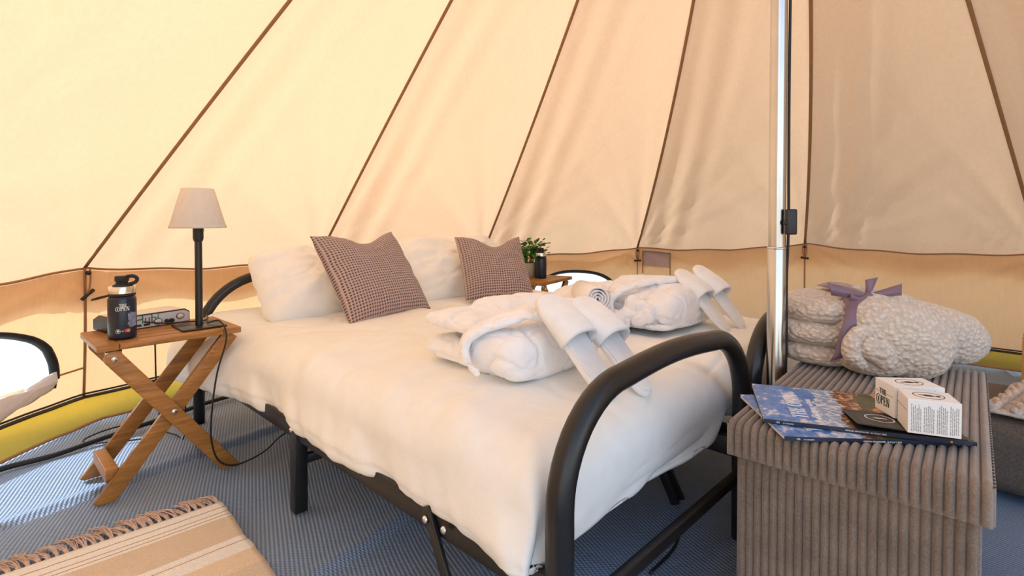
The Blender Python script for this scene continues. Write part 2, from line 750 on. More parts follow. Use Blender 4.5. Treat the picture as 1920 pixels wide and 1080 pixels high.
def wall_pt(k, s, q):
    """q = 0 at the zip line above the floor, 1 at the eave"""
    e = eave(k, s)
    out_ = Vector((e.x - CX, e.y - CY, 0)).normalized()
    base = Vector((e.x, e.y, Z_ZIP)) + out_ * .02 * (1 - q)
    p = base.lerp(e, q)
    p.z = Z_ZIP + (e.z - Z_ZIP) * q
    w = 1.19
    d = 0
    for side in (0, 1):
        x = (s if side == 0 else 1 - s) * w
        y = (1 - q) * .56
        rho = math.hypot(x, y)
        th = math.atan2(x, y + 1e-4)
        amp = .013 * math.exp(-rho / .40) * sstep(0, .10, rho) * sstep(0, .15, th)
        d += amp * fold(11 * th + 1.3 * k + side * 2.2)
    d += .010 * math.sin(s * 5 + q * 3 + k) * (1 - q) + .006 * noise.noise((s * 5 + k * 3, q * 3, 0))
    d *= sstep(0, .02, s) * sstep(1, .98, s) * sstep(1.0, .93, q)
    return p - out_ * d


def win_loop(s0, ws, z0, hz, n=40):
    """half-moon in (s, z): flat bottom, arched top"""
    pts = []
    for i in range(n + 1):
        a = PI * i / n
        pts.append((s0 + ws * math.cos(a), z0 + hz * max(0, math.sin(a)) ** .85))
    return pts


WIN = {13: (.575, .315, .205, .265), 2: (.58, .30, .205, .265)}
from mathutils.geometry import delaunay_2d_cdt


def wall_panel(k, parent):
    ztop = H_E + .5 * (D_Z.get(k, 0) + D_Z.get((k + 1) % N_P, 0))
    toq = lambda z: (z - Z_ZIP) / (ztop - Z_ZIP)
    nu, nv = 48, 26
    if k not in WIN:
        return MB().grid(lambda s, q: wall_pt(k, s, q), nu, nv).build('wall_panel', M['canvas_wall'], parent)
    loop = [(s, toq(z)) for s, z in win_loop(*WIN[k])]
    pts = [Vector((i / nu, j / nv)) for j in range(nv + 1) for i in range(nu + 1)]
    pts = [p for p in pts if p.x in (0, 1) or p.y in (0, 1) or min((p.x - a) ** 2 + (p.y - b) ** 2 for a, b in loop) > 1e-4]
    m = len(pts)
    pts += [Vector(p) for p in loop]
    edges = [(m + i, m + (i + 1) % len(loop)) for i in range(len(loop))]
    vs, es, fs, *_ = delaunay_2d_cdt(pts, edges, [], 0, 1e-6)

    def inside(x, y):
        c = False
        for i in range(len(loop)):
            (x1, y1), (x2, y2) = loop[i], loop[i - 1]
            if (y1 > y) != (y2 > y) and x < (x2 - x1) * (y - y1) / (y2 - y1) + x1:
                c = not c
        return c
    keep = []
    for f in fs:
        cx = sum(vs[i].x for i in f) / len(f)
        cy = sum(vs[i].y for i in f) / len(f)
        if not inside(cx, cy):
            keep.append(tuple(f))
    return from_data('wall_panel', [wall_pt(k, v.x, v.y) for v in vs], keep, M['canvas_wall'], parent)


def inward(p, d):
    o = Vector((CX - p.x, CY - p.y, 0)).normalized()
    return p + o * d


for k in range(N_P):
    if k in DOOR:
        continue
    par = WALLS[side_of[k]]
    wall_panel(k, par)
    # black zip line, the strip of groundsheet under it, hem on the floor
    zp = [inward(wall_pt(k, s / 24, 0), .006) for s in range(25)]
    MB().tube(zp, .017, 8, flat=.35, up=(0, 0, 1)).build('zip_strip', M['black_zip'], par)
    MB().tube([p + Vector((0, 0, .014)) for p in zp], .004, 6).build('zip_edge', M['black_zip'], par)

    def mud(s, q, k=k):
        p = wall_pt(k, s, 0)
        p.z = Z_ZIP * (1 - q) + .004
        return inward(p, .12 * q ** 1.4 + .06 * s * (1 - s) * noise.noise((s * 6 + k, q * 2, 3)))
    MB().grid(mud, 24, 8).build('mud_strip', M['mud'], par)
    MB().tube([mud(s / 24, 1) + Vector((0, 0, .004)) for s in range(25)], .008, 6, flat=.6).build('floor_hem', M['tape'], par)
    # taped seam along the eave and down the guy point
    ev = [inward(eave(k, s / 30), .007) for s in range(31)]
    MB().tube(ev, .008, 6, flat=.6).build('eave_seam', M['tape'], par)
    MB().tube([inward(wall_pt(k, 0, q / 8), .005) for q in range(9)], .008, 6, flat=.4).build('wall_seam', M['tape'], par)

    # valance skirt outside, it shades the upper wall
    def val(s, q, k=k):
        p = inward(eave(k, s), -.012 - .045 * q)
        p.z -= q * (.125 + .022 * math.sin(s * 2 * PI * 2.0 + 1.2))
        return p
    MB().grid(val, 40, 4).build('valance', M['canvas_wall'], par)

# hem tape beside the window
MB().tube([inward(wall_pt(13, s, (.215 - Z_ZIP) / (H_E - Z_ZIP)), .006) for s in (.86, .9, .95, 1.0)], .008, 6, flat=.4).build('hem_tape', M['tape'], WALLS['left'])

# sewn patch on the back wall
def patch_fn(s, q):
    p = wall_pt(3, .035 + .175 * s, .74 + .22 * q)
    return inward(p, .010)
MB().grid(patch_fn, 8, 6).build('sewn_patch', M['patch'], WALLS['back'])
for s in (0.0, 1.0):
    MB().tube([inward(patch_fn(s, q / 8 * 1.45 - .45), .003) for q in range(9)], .010, 6, flat=.3).build('patch_tape', M['tape'], WALLS['back'])
MB().tube([inward(patch_fn(s / 6, .95), .003) for s in range(7)], .011, 6, flat=.3).build('patch_tape', M['tape'], WALLS['back'])

# toggles hanging at the guy points
for i, tilt, nm in ((0, .65, 'left'), (3, .05, 'back'), (4, -.15, 'right'), (1, .2, 'back'), (2, -.2, 'back'), (5, .1, 'right')):
    e = inward(seam_pt(i, 0), .02)
    tg = Vector((-math.sin(az(i)), math.cos(az(i)), 0))
    b = e + Vector((0, 0, -.115 if i == 0 else -.10))
    MB().tube(catmull([e + tg * .010, e + tg * .012 + Vector((0, 0, -.05)), b, e - tg * .012 + Vector((0, 0, -.05)), e - tg * .010], 6), .0035, 6).build('elastic_loop', M['tape'], WALLS[nm])
    d = (tg * math.cos(tilt) + Vector((0, 0, math.sin(-tilt)))) * (.032 if i == 0 else .026)
    MB().tube([b - d, b - d * .9, b, b + d * .9, b + d], [.004, .008, .0065, .008, .004], 10).build('toggle', M['black_plastic'], WALLS[nm])
    MB().tube([e + Vector((0, 0, -.022)), inward(e, .012) + Vector((0, 0, -.022))], .009, 10).build('eyelet', M['black_plastic'], WALLS[nm])

# windows ------------------------------------------------------------
t = NT('window_mesh')
tr = t.n('ShaderNodeBsdfTransparent')
tr.inputs[0].default_value = (.70, .85, .98, 1)
tl = t.n('ShaderNodeBsdfTranslucent')
tl.inputs[0].default_value = (.72, .86, .98, 1)
mx = t.n('ShaderNodeMixShader')
mx.inputs[0].default_value = .14
t.l(tr.outputs[0], mx.inputs[1])
t.l(tl.outputs[0], mx.inputs[2])
t.l(mx.outputs[0], t.out.inputs[0])
M['mesh'] = t.m
for n_, k in ((1, 13), (2, 2)):
    w = empty('window_%d' % n_)
    tag(w, 'half-moon zip window low in the tent wall ' + ('left of the lamp table' if n_ == 1 else 'behind the far folding table'), kind='structure')
    zt = H_E + .5 * (D_Z.get(k, 0) + D_Z.get((k + 1) % N_P, 0))
    lp = win_loop(*WIN[k])
    q_ = lambda z: (z - Z_ZIP) / (zt - Z_ZIP)
    ring = [inward(wall_pt(k, s, q_(z)), .005) for s, z in lp]
    MB().tube(ring, .017, 8, flat=.4, up=(0, 0, 1)).build('zip_border', M['black_zip'], w)
    ctr = inward(wall_pt(k, WIN[k][0], q_(WIN[k][2] + .1)), -.012)
    MB().add([inward(p, -.012) for p in ring] + [ctr], [(i, i + 1, len(ring)) for i in range(len(ring) - 1)] + [(len(ring) - 1, 0, len(ring))]).build('mesh_pane', M['mesh'], w)
    # the unzipped flap hangs in a loose roll along the sill
    s0, ws, z0, hz = WIN[k]

    def flap(a, b):
        s = s0 - ws + 2 * ws * a
        sag = .055 * math.sin(PI * a) ** .8
        an = 2 * PI * b
        p = inward(wall_pt(k, s, q_(z0)), .012 + .012 * math.cos(an))
        p.z += -sag + (.026 + .012 * math.sin(9 * a + 2) + .014 * (1 - math.sin(PI * a))) * math.sin(an) + .008 * math.sin(23 * a + 3 * an)
        return p
    MB().grid(flap, 40, 12).build('window_flap', M['flap'], w)
    MB().tube([inward(wall_pt(k, s0 + ws, q_(z0)), .014), inward(wall_pt(k, s0 + ws * .985, q_(z0 - .035)), .016)], .005, 8).build('zip_pull', M['black_metal'], w)

# floor ------------------------------------------------------------
t = NT('woven_mat')
v = t.coord(rot=(0, 0, math.radians(-26)))
v2 = t.coord(rot=(0, 0, math.radians(-4)))
w1 = t.wave(v, 30, 'X', .2, 'SIN', 1, 2)
w2 = t.wave(v2, 52, 'Y', .2, 'SIN', 1, 2)
wv = t.math('MULTIPLY', t.math('ADD', t.math('MULTIPLY', w1, .65), .35), t.math('ADD', t.math('MULTIPLY', w2, .45), .55))
big = t.noise(v, 3, 3)
colr = t.mix(t.math('MULTIPLY', big, .25), t.ramp(wv, [(.10, (.030, .050, .09)), (.40, (.18, .26, .40)), (.85, (.29, .43, .66))]), (.24, .29, .37))
M['mat'] = t.principled(colr, .5, 0, t.bump(wv, .7, .004), 0, .4)

U = Vector((math.cos(math.radians(-44.15)), math.sin(math.radians(-44.15)), 0))
V = Vector((-U.y, U.x, 0))
SEAMS = []


def floor_z(x, y):
    z = .009 * noise.noise((x * 2.0 + 3, y * 2.0, 0)) + .006 * noise.noise((x * 4.6, y * 4.6, 5))
    # slack ripples
    c = x * U.x + y * U.y
    d = x * V.x + y * V.y
    z += .007 * math.sin(c * 13 + 2 * noise.noise((x, y, 9))) * sstep(2.2, 1.2, abs(d - .6))
    # welted joins between the strips of matting
    for off, h in ((1.074, .012), (1.99, .012), (.15, .010), (-.78, .008)):
        e = (x * .848 - y * .53) + off + .03 * noise.noise((x * 1.3, y * 1.3, off))
        z += h * math.exp(-(e / .028) ** 2)
        z -= .008 * math.exp(-((e - .03) / .010) ** 2)
    return min(z - .004, .006)


nx, ny = 300, 300
x0, x1, y0, y1 = -2.0, 3.45, -1.3, 4.2
vs, idx, fs = [], {}, []
for j in range(ny + 1):
    for i in range(nx + 1):
        x, y = x0 + (x1 - x0) * i / nx, y0 + (y1 - y0) * j / ny
        if math.hypot(x - CX, y - CY) < 2.66:
            idx[(i, j)] = len(vs)
            vs.append((x, y, floor_z(x, y)))
for j in range(ny):
    for i in range(nx):
        q = [(i, j), (i + 1, j), (i + 1, j + 1), (i, j + 1)]
        if all(a in idx for a in q):
            fs.append(tuple(idx[a] for a in q))
floor = from_data('floor', vs, fs, M['mat'])
tag(floor, 'blue-grey woven plastic matting over the tent floor', kind='structure')

M['ground'] = plain('pale_ground', (.50, .45, .36), .95, vary=.25, scale=2.5, bump=.3, bscale=20)
g = MB()
g.grid(lambda a, b: ((a - .5) * 120, (b - .5) * 120, -.03), 8, 8)
tag(g.build('ground', M['ground']), 'pale open ground outside the tent', kind='structure')


# ================================================================== beds
BED_O = Vector((-1.307, 2.198, 0))
BED_R = math.radians(-44.15)
BL, BW = 1.93, .77


def bed_pt(a, b, z):
    return BED_O + U * a + V * b + Vector((0, 0, z))


def arch(h, w, r=.16, low=.0):
    pts = [(0, 0, low), (0, 0, .2), (0, .0, h - r - .03)]
    for i in range(13):
        an = PI / 2 * i / 12
        pts.append((0, r * (1 - math.cos(an)), h - r + r * math.sin(an)))
    for i in range(1, 12):
        y = r + (w - 2 * r) * i / 12
        pts.append((0, y, h + .012 * math.sin(PI * i / 12)))
    for i in range(13):
        an = PI / 2 * (1 - i / 12)
        pts.append((0, w - r * (1 - math.cos(an)), h - r + r * math.sin(an)))
    pts += [(0, w, h - r - .03), (0, w, .2), (0, w, low)]
    return pts


def make_bed(label, b0):
    root = empty('bed_frame', bed_pt(0, b0, 0), BED_R)
    tag(root, label, 'bed', 'pair of black metal single beds')
    bm = M['black_metal']
    MB().tube(arch(.600, BW, .27), .0215, 14).build('headboard', bm, root)
    MB().tube([(p[0] + BL, p[1], p[2]) for p in arch(.560, BW, .185)], .0240, 16).build('footboard', bm, root)
    for y in (0, BW):
        MB().box((.02, y - .012, .214), (BL - .02, y + .012, .266), r=.003).build('side_rail', bm, root)
    for x in (0, BL):
        MB().box((x - .011, .02, .165), (x + .011, BW - .02, .190), r=.003).build('crossbar', bm, root)
    for i in range(9):
        x = .15 + i * .2
        MB().box((x - .025, .012, .250), (x + .025, BW - .012, .262)).build('slat', bm, root)
    for y, s in ((0, 1), (BW, -1)):
        MB().box((.953 - .019, y - .019, 0), (.953 + .019, y + .019, .255), r=.003).build('leg', bm, root)
        m = Matrix.Translation((1.60, y - s * .018, .256)) @ Matrix.Rotation(math.radians(-28), 4, 'Y')
        MB().box((-.013, -.005, -.284), (.013, .005, .012), m, r=.002).build('folding_strut', bm, root)
        for bx, bz in ((1.60, .243), (1.66, .246), (.953, .244)):
            MB().lathe([(.0, .006), (.006, .0055), (.008, .002), (.008, 0)], 14, Matrix.Translation((bx, y - s * (.020 if bx < 1 else .024), bz)) @ Matrix.Rotation(s * PI / 2, 4, 'X')).build('bolt', M['screw'], root)
    MB().box((.953 - .010, .02, .135), (.953 + .010, BW - .02, .162), r=.002).build('leg_brace', bm, root)
    return root


make_bed('black tubular metal bed frame nearest the camera, arched foot end in front', 0)
make_bed('black tubular metal bed frame on the far side, foot arch behind the tent pole', .842)

for b0, lab in ((0, 'thin white mattress on the near bed, under the duvet'), (.842, 'thin white mattress on the far bed, under the duvet')):
    m = MB()
    m.box((.03, .022, .268), (BL - .045, BW - .022, .405), r=.045, seg=4)
    o = m.build('mattress', M['duvet'])
    o.location = bed_pt(0, b0, 0)
    o.rotation_euler = (0, 0, BED_R)
    tag(o, lab, 'mattress', 'mattresses under the duvet')

# duvet: one cover over both beds, hanging over the near side and the foot
D_TOP = .445
A_EDGE, B_LO, B_HI = 1.885, -.012, 1.625


def bend(e, r):
    if e <= 0:
        return 0, 0, 0
    if e < r * PI / 2:
        return r * math.sin(e / r) - e, r * (1 - math.cos(e / r)), 0
    h = e - r * PI / 2
    return r - e, r + h, h


def duvet_fn(i, j):
    amin, amax = .03, A_EDGE + .195
    bmin, bmax = B_LO - .215, B_HI + .16
    a = amin + (amax - amin) * i
    b = bmin + (bmax - bmin) * j
    ra, rb = .085, .085
    # uneven hem
    near_hem = 1 + .09 * noise.noise((a * 3.5, 1.7, 0)) + .02 * noise.noise((a * 14, 4.2, 0))
    a_, b_ = a, b
    da = db = 0
    ha = hb = 0
    if a > A_EDGE - ra:
        fa = 1 + .08 * noise.noise((b * 5, 7, 0))
        if b > .55 and b < 1.0:      # pulled up between the two beds
            fa *= 1 - .45 * math.exp(-((b - .80) / .10) ** 2)
        x, da, ha = bend((a - A_EDGE + ra) * fa, ra)
        a_ = A_EDGE - ra + (a - A_EDGE + ra) * fa + x
    if b < B_LO + rb:
        e = (B_LO + rb - b) * near_hem
        x, db, hb = bend(e, rb)
        b_ = B_LO + rb - (e + x)
        # loose side: swings out towards the head
        out_ = .10 * sstep(.75, .05, a) * sstep(0, .12, db)
        wav = .020 * fold(a * 8 + 1.5 * noise.noise((a * 2, 0, 0)) - db * 7) + .008 * fold(a * 21 + 2 - db * 14)
        b_ -= out_ + wav * sstep(.04, .20, db) + .012 * sstep(.08, .18, db)
        b_ += .006 * math.exp(-((hb - .085) / .006) ** 2)      # stitched edge
        if hb > .085:                # the turned-in underside of the cover
            b_ += (hb - .085) * .5
    elif b > B_HI - rb:
        x, db, hb = bend(b - B_HI + rb, rb)
        b_ = B_HI - rb + (b - B_HI + rb) + x
    if ha > 0:
        a_ -= .014 * fold(b * 9 + 1 + da * 18) * sstep(0, .1, ha) + .012 * sstep(0, .1, ha)
    drop = (da ** 3 + db ** 3) ** (1 / 3) if da + db > 0 else 0
    z = D_TOP - drop
    flat = 1 - sstep(.02, .14, drop)
    # crumpled top
    n1 = noise.noise((a * 2.2, b * 2.2, 1)) * .016 + noise.noise((a * 5 + 2, b * 5, 2)) * .007
    ridge = 0
    for (dx, dy, f, am, ph) in ((.8, .6, 6.5, .008, 0), (.95, -.3, 9, .006, 2), (.3, .95, 7.5, .006, 5)):
        u_ = (a * dx + b * dy) * f + 1.6 * noise.noise((a * 1.7 + ph, b * 1.7, ph))
        ridge += am * max(0, math.cos(u_)) ** 5 * (.4 + .6 * noise.noise((a * 1.5, b * 1.5, ph + 3)))
    z += (n1 + ridge) * (.35 + .65 * flat)
    for sc, am, so in ((1.7, .006, 3.1), (3.3, .0035, 8.4)):      # sharp creases
        nn = noise.noise((a * sc + so, b * sc * .8, so))
        z -= am * math.exp(-(nn / .05) ** 2) * (.4 + .6 * flat)
    # two mattresses: a shallow valley between them, pressed in under the pillows
    z -= .018 * math.exp(-((b - .806) / .06) ** 2) * flat
    z += .012 * math.sin(PI * max(0, min(1, b / .77))) * flat
    # drag folds running from the side up towards the middle
    z += .013 * fold(a * 8 + b * 7 + 1.5 * noise.noise((a * 2, 0, 0))) * sstep(.30, .02, b) * (.3 + .7 * flat)
    return bed_pt(a_, b_, max(z, .240 + .028 * sstep(.9, 1.85, a)))


dv = MB().grid(duvet_fn, 300, 260).build('duvet', M['duvet'], solid=.010)
tag(dv, 'rumpled white cotton duvet spread over both beds', 'duvet')


# pillows and cushions ------------------------------------------------
def pillow_mb(w, h, t, seed, ear=.04, dent=0, n=44, wrinkle=.012, flop=0):
    """lies in the local xy plane (x width, y height), thickness along z"""
    vs, uv, fs = [], [], []
    idx = {}
    for side in (1, -1):
        for j in range(n + 1):
            for i in range(n + 1):
                s, q = i / n * 2 - 1, j / n * 2 - 1
                if side == -1 and (i in (0, n) or j in (0, n)):
                    continue
                k = 1 - ear * (1 - s * s) ** 1
                k2 = 1 - ear * (1 - q * q)
                x = s * w / 2 * (k2 if True else 1)
                y = q * h / 2 * k
                if wrinkle > .01:            # pillowcase corners are blunt
                    x *= 1 - .09 * abs(q) ** 5
                    y *= 1 - .12 * abs(s) ** 6
                th = ((1 - abs(s) ** 2.6) * (1 - abs(q) ** 2.6)) ** .52
                z = side * t / 2 * th
                edge = 1 - min(1, th)
                z += wrinkle * th ** .3 * (noise.noise((s * 2.1 + seed, q * 2.1, side)) + .6 * noise.noise((s * 5 + seed, q * 5, side))) * 1.2
                # seams gather into the corners
                z += wrinkle * .8 * edge * th ** .5 * math.sin(14 * math.atan2(q, s) + seed)
                if wrinkle > .01:
                    nn = noise.noise((s * 2.2 + seed * 3, q * 1.6, side * 2))
                    z -= side * .007 * math.exp(-(nn / .06) ** 2) * th ** .5
                if dent:
                    dd = dent * math.exp(-((s - .15) / .5) ** 2) * sstep(-.1, 1, q)
                    y -= dd
                    z *= 1 - .35 * math.exp(-(s / .35) ** 2) * sstep(.1, 1, q)
                if flop:
                    z += flop * (q * q) * .5
                idx[(side, i, j)] = len(vs)
                vs.append((x, y, z))
                uv.append((s * w / 2 + w, q * h / 2 + h))
    g = lambda sd, i, j: idx.get((sd, i, j), idx[(1, i, j)])
    for sd in (1, -1):
        for j in range(n):
            for i in range(n):
                f = (g(sd, i, j), g(sd, i + 1, j), g(sd, i + 1, j + 1), g(sd, i, j + 1))
                fs.append(f if sd == 1 else f[::-1])
    return vs, fs, uv


def place_soft(name, data, mat, pos, right, up, label, cat, group=None):
    """data lies in xy; right / up = world directions of its x and y axes"""
    x = Vector(right).normalized()
    y = Vector(up)
    y = (y - x * y.dot(x)).normalized()
    z = x.cross(y)
    m = Matrix((x, y, z)).transposed().to_4x4()
    m.translation = Vector(pos)
    o = from_data(name, data[0], data[1], mat, None, True, data[2])
    o.matrix_world = m
    return tag(o, label, cat, group)


t = NT('waffle_cloth')
v = t.coord('UV')
wa = t.wave(v, 26, 'X', .15)
wb = t.wave(v, 26, 'Y', .15)
cell = t.math('MULTIPLY', wa, wb)
colr = t.ramp(cell, [(.05, hexc(186, 164, 160)), (.35, hexc(160, 136, 132)), (.75, hexc(98, 78, 76))])
M['waffle'] = t.principled(colr, .9, 0, t.bump(t.math('SUBTRACT', 1.0, cell), .9, .006), .2, .2)

place_soft('pillow', pillow_mb(.75, .42, .29, 3.3, .05, .02, 56, .020), M['pillow'],
           bed_pt(.215, .520, .563), V + U * .06, Vector((0, 0, 1)) - U * 1.15,
           'plump white pillow at the head of the near bed', 'pillow', 'white pillows at the head of the beds')
place_soft('pillow', pillow_mb(.72, .43, .25, 8.1, .05, .01, 56, .018), M['pillow'],
           bed_pt(.235, 1.215, .580), V + U * .04, Vector((0, 0, 1)) - U * .80,
           'white pillow at the head of the far bed, half behind a taupe cushion', 'pillow', 'white pillows at the head of the beds')
place_soft('cushion', pillow_mb(.42, .42, .15, 1.2, .045, .050, 48, .006), M['waffle'],
           bed_pt(.495, .525, .620), V * .99 - U * .13 + Vector((0, 0, .03)), Vector((0, 0, 1)) - U * .74,
           'taupe waffle cushion on the near bed, leaning on the pillow', 'cushion', 'taupe waffle-knit cushions')
place_soft('cushion', pillow_mb(.355, .365, .14, 5.4, .045, .060, 48, .006), M['waffle'],
           bed_pt(.545, 1.185, .612), V * .90 + U * .42, Vector((0, 0, 1)) - U * .70 + V * .22,
           'taupe waffle cushion on the far bed, beside the potted plant', 'cushion', 'taupe waffle-knit cushions')


# ================================================================== robes, towels, slippers on the bed
def bedm(a, b, z, rz=0):
    return Matrix.Translation(bed_pt(a, b, z)) @ Matrix.Rotation(BED_R + rz, 4, 'Z')


def local_thing(name, mtx, label, cat, group=None):
    o = empty(name)
    o.matrix_world = mtx
    return tag(o, label, cat, group)


def terry(c):
    k = noise.noise(c * 8.5 + Vector((3.1, 0, 7.7)))
    k2 = noise.noise(c * 15 + Vector((1.3, 4, 2.2)))
    return .0035 * noise.noise(c * 9) + .0012 * noise.noise(c * 60) - .0075 * math.exp(-(k / .07) ** 2) - .0035 * math.exp(-(k2 / .07) ** 2)


def slab(x0, x1, y0, y1, z0, z1, p=5, seed=0, fold_amp=.004, pz=2.6, tilt=0):
    """a soft folded layer: boxy in plan, rolled round at its edges, slack folds across the top"""
    cx, cy, cz = (x0 + x1) / 2, (y0 + y1) / 2, (z0 + z1) / 2
    hx, hy, hz = (x1 - x0) / 2, (y1 - y0) / 2, (z1 - z0) / 2
    e = ell((0, 0, 0), (hx, hy, hz), (0, 0, 0), p, 84, 40, pz)
    out_ = []
    for v in e.v:
        n = .009 * noise.noise((v.x * 6 + seed, v.y * 6, v.z * 9))
        w = v.x * 30 * math.cos(seed) + v.y * 30 * math.sin(seed) + 2.5 * noise.noise((v.x * 5, v.y * 5, seed))
        up_ = sstep(-.2, .6, v.z / hz)
        f = fold_amp * fold(w) * up_ + tilt * v.x
        out_.append(Vector((v.x + cx + n, v.y + cy + n, v.z + cz + n * .5 + f)))
    e.v = out_
    return e


def rope(pts, r, flat=1.0, seg=12, n=8, up=None):
    p = catmull(pts, n)
    rr = r if isinstance(r, (int, float)) else None
    if rr is None:
        m = len(r) - 1
        rad = []
        for i in range(len(p)):
            t = i / (len(p) - 1) * m
            k = min(int(t), m - 1)
            rad.append(r[k] + (r[k + 1] - r[k]) * (t - k))
    else:
        rad = [rr] * len(p)
    mb = MB()
    mb.tube(p, rad, seg, flat=flat, up=up)
    c0, c1 = ell(p[0], (rad[0],) * 3, nu=12, nv=8), ell(p[-1], (rad[-1],) * 3, nu=12, nv=8)
    mb.add(c0.v, c0.f)
    mb.add(c1.v, c1.f)
    return mb


# robe 1: local x = along the bed towards the foot, y = across, z up; origin at the near head corner
def band(pts, r, flat=.35, up=(0, 0, 1)):
    return rope(pts, r, flat, 16, 8, up)


rb = local_thing('bathrobe', bedm(1.245, .205, .456), 'folded white terry bathrobe on the near bed, slippers leaning on it', 'bathrobe', 'folded white bathrobes')
fuse([slab(.0, .40, .0, .36, .0, .086, 6, 1, .003),
      slab(.21, .420, -.024, .27, .0, .138, 3.4, 7, .004, 2.8)], .0045, 4, 'lower_fold', M['terry'], rb, terry)
fuse([slab(.006, .27, .004, .35, .088, .150, 6, .9, .006),
      slab(.05, .39, .13, .36, .105, .176, 4, 2.2, .010, 2.4)], .0045, 2, 'upper_fold', M['terry'], rb, terry)
fuse([band([(.43, .17, .160), (.365, .09, .166), (.305, .02, .148), (.258, -.020, .116), (.250, -.036, .082), (.272, -.042, .052), (.300, -.040, .036)], [.030, .036, .038, .036, .030, .020, .010], .45)], .0040, 3, 'collar', M['terry'], rb, terry)

# robe 2: on the far bed
rb = local_thing('bathrobe', bedm(1.20, .985, .456), 'bunched white terry bathrobe on the far bed, behind the rolled towel', 'bathrobe', 'folded white bathrobes')
fuse([slab(.0, .42, -.015, .36, .0, .050, 6, 11, .003),
      slab(-.19, .30, .02, .36, .0, .128, 3.6, 12, .006)], .0045, 1, 'lower_fold', M['terry'], rb, terry)
fuse([slab(.02, .38, .08, .38, .07, .168, 3.4, 1.6, .012, 2.3),
      slab(.10, .34, .02, .30, .055, .145, 3.2, 2.4, .010, 2.3)], .0045, 1, 'upper_fold', M['terry'], rb, terry)
lumps = [ell(c, r, rt, 2.2) for c, r, rt in (((.275, -.012, .098), (.030, .026, .034), (0, .4, 0)), ((.262, -.022, .060), (.028, .024, .030), (0, 0, .3)),
                                             ((.305, -.024, .048), (.032, .022, .026), (0, -.3, 0)), ((.338, -.014, .070), (.026, .024, .036), (0, .2, 0)), ((.312, -.016, .092), (.024, .022, .024), (0, 0, 0)))]
fuse([slab(.275, .435, -.006, .29, .008, .156, 3.0, 15, .004, 2.5)] + lumps, .0040, 1, 'rolled_end', M['terry'], rb, terry)
fuse([band([(.355, .25, .166), (.285, .13, .168), (.220, .030, .146), (.180, -.012, .106), (.186, -.026, .066), (.215, -.030, .040)], [.020, .026, .028, .027, .024, .014], .62)], .0040, 2, 'collar', M['terry'], rb, terry)


# rolled towel with a spiral end, on a folded one
def spiral_mb(r, length, turns=4.2, th=.0052):
    mb = MB()
    n = 150
    outer, inner = [], []
    for i in range(n + 1):
        q = i / n
        a = q * turns * 2 * PI
        rr = .006 + (r - .006) * q
        c = Vector((math.cos(a), math.sin(a), 0))
        w = .0007 * math.sin(a * 5.3)
        outer.append(c * (rr + w))
        inner.append(c * max(.001, rr - th + w))
    for zz, s in ((0, 1), (length, -1)):
        pass
    vs, fs = [], []
    for i in range(n + 1):
        ez = .003 * math.sin(i * .35) + .002 * math.sin(i * .9)
        vs += [outer[i] + Vector((0, 0, -length)), inner[i] + Vector((0, 0, -length)),
               outer[i] * .985 + Vector((0, 0, ez)), inner[i] * 1.01 + Vector((0, 0, ez))]
        mid = (outer[i] + inner[i]) / 2
        vs.append(mid + Vector((0, 0, ez + .0028)))
    for i in range(n):
        b, c = i * 5, i * 5 + 5
        fs += [(b, c, c + 2, b + 2), (b + 3, c + 3, c + 1, b + 1), (b + 2, c + 2, c + 4, b + 4), (b + 4, c + 4, c + 3, b + 3), (b + 1, c + 1, c, b)]
    return mb.add(vs, fs)


tw = spiral_mb(.050, .22).build('rolled_towel', M['terry'])
axis = (V * -.62 + U * .78).normalized()
tw.matrix_world = frame(bed_pt(1.395, .875, .572), axis, (0, 0, 1)) @ Matrix.Rotation(PI / 2, 4, 'Y') @ Matrix.Rotation(.8, 4, 'Z')
tag(tw, 'tightly rolled white towel with its spiral end showing', 'towel')
ft = local_thing('folded_towel', bedm(1.24, .80, .452, -.05), 'folded white towel under the rolled towel', 'towel')
fuse([slab(-.10, .215, .0, .20, .004, .084, 5, 21, .002)], .0045, 1, 'towel_body', M['terry'], ft, terry)
fuse([rope([(.205, .02, .066), (.222, .03, .045), (.212, .05, .014), (.20, .12, .010)], [.010, .012, .012, .010], .8),
      rope([(.195, .16, .068), (.216, .17, .040), (.205, .17, .012)], [.012, .014, .012], .8)], .004, 2, 'towel_edge', M['terry'], ft, terry)


def sole_outline(L, k=1.0, n=40):
    pts = []
    for i in range(n):
        a = 2 * PI * i / n
        c, s = math.cos(a), math.sin(a)
        x = L / 2 * math.copysign(abs(c) ** .72, c)
        w = .047 + .010 * (x / (L / 2)) - .006 * math.exp(-((x + .01) / .05) ** 2)
        y = w * k * math.copysign(abs(s) ** .78, s)
        pts.append((x, y))
    return pts


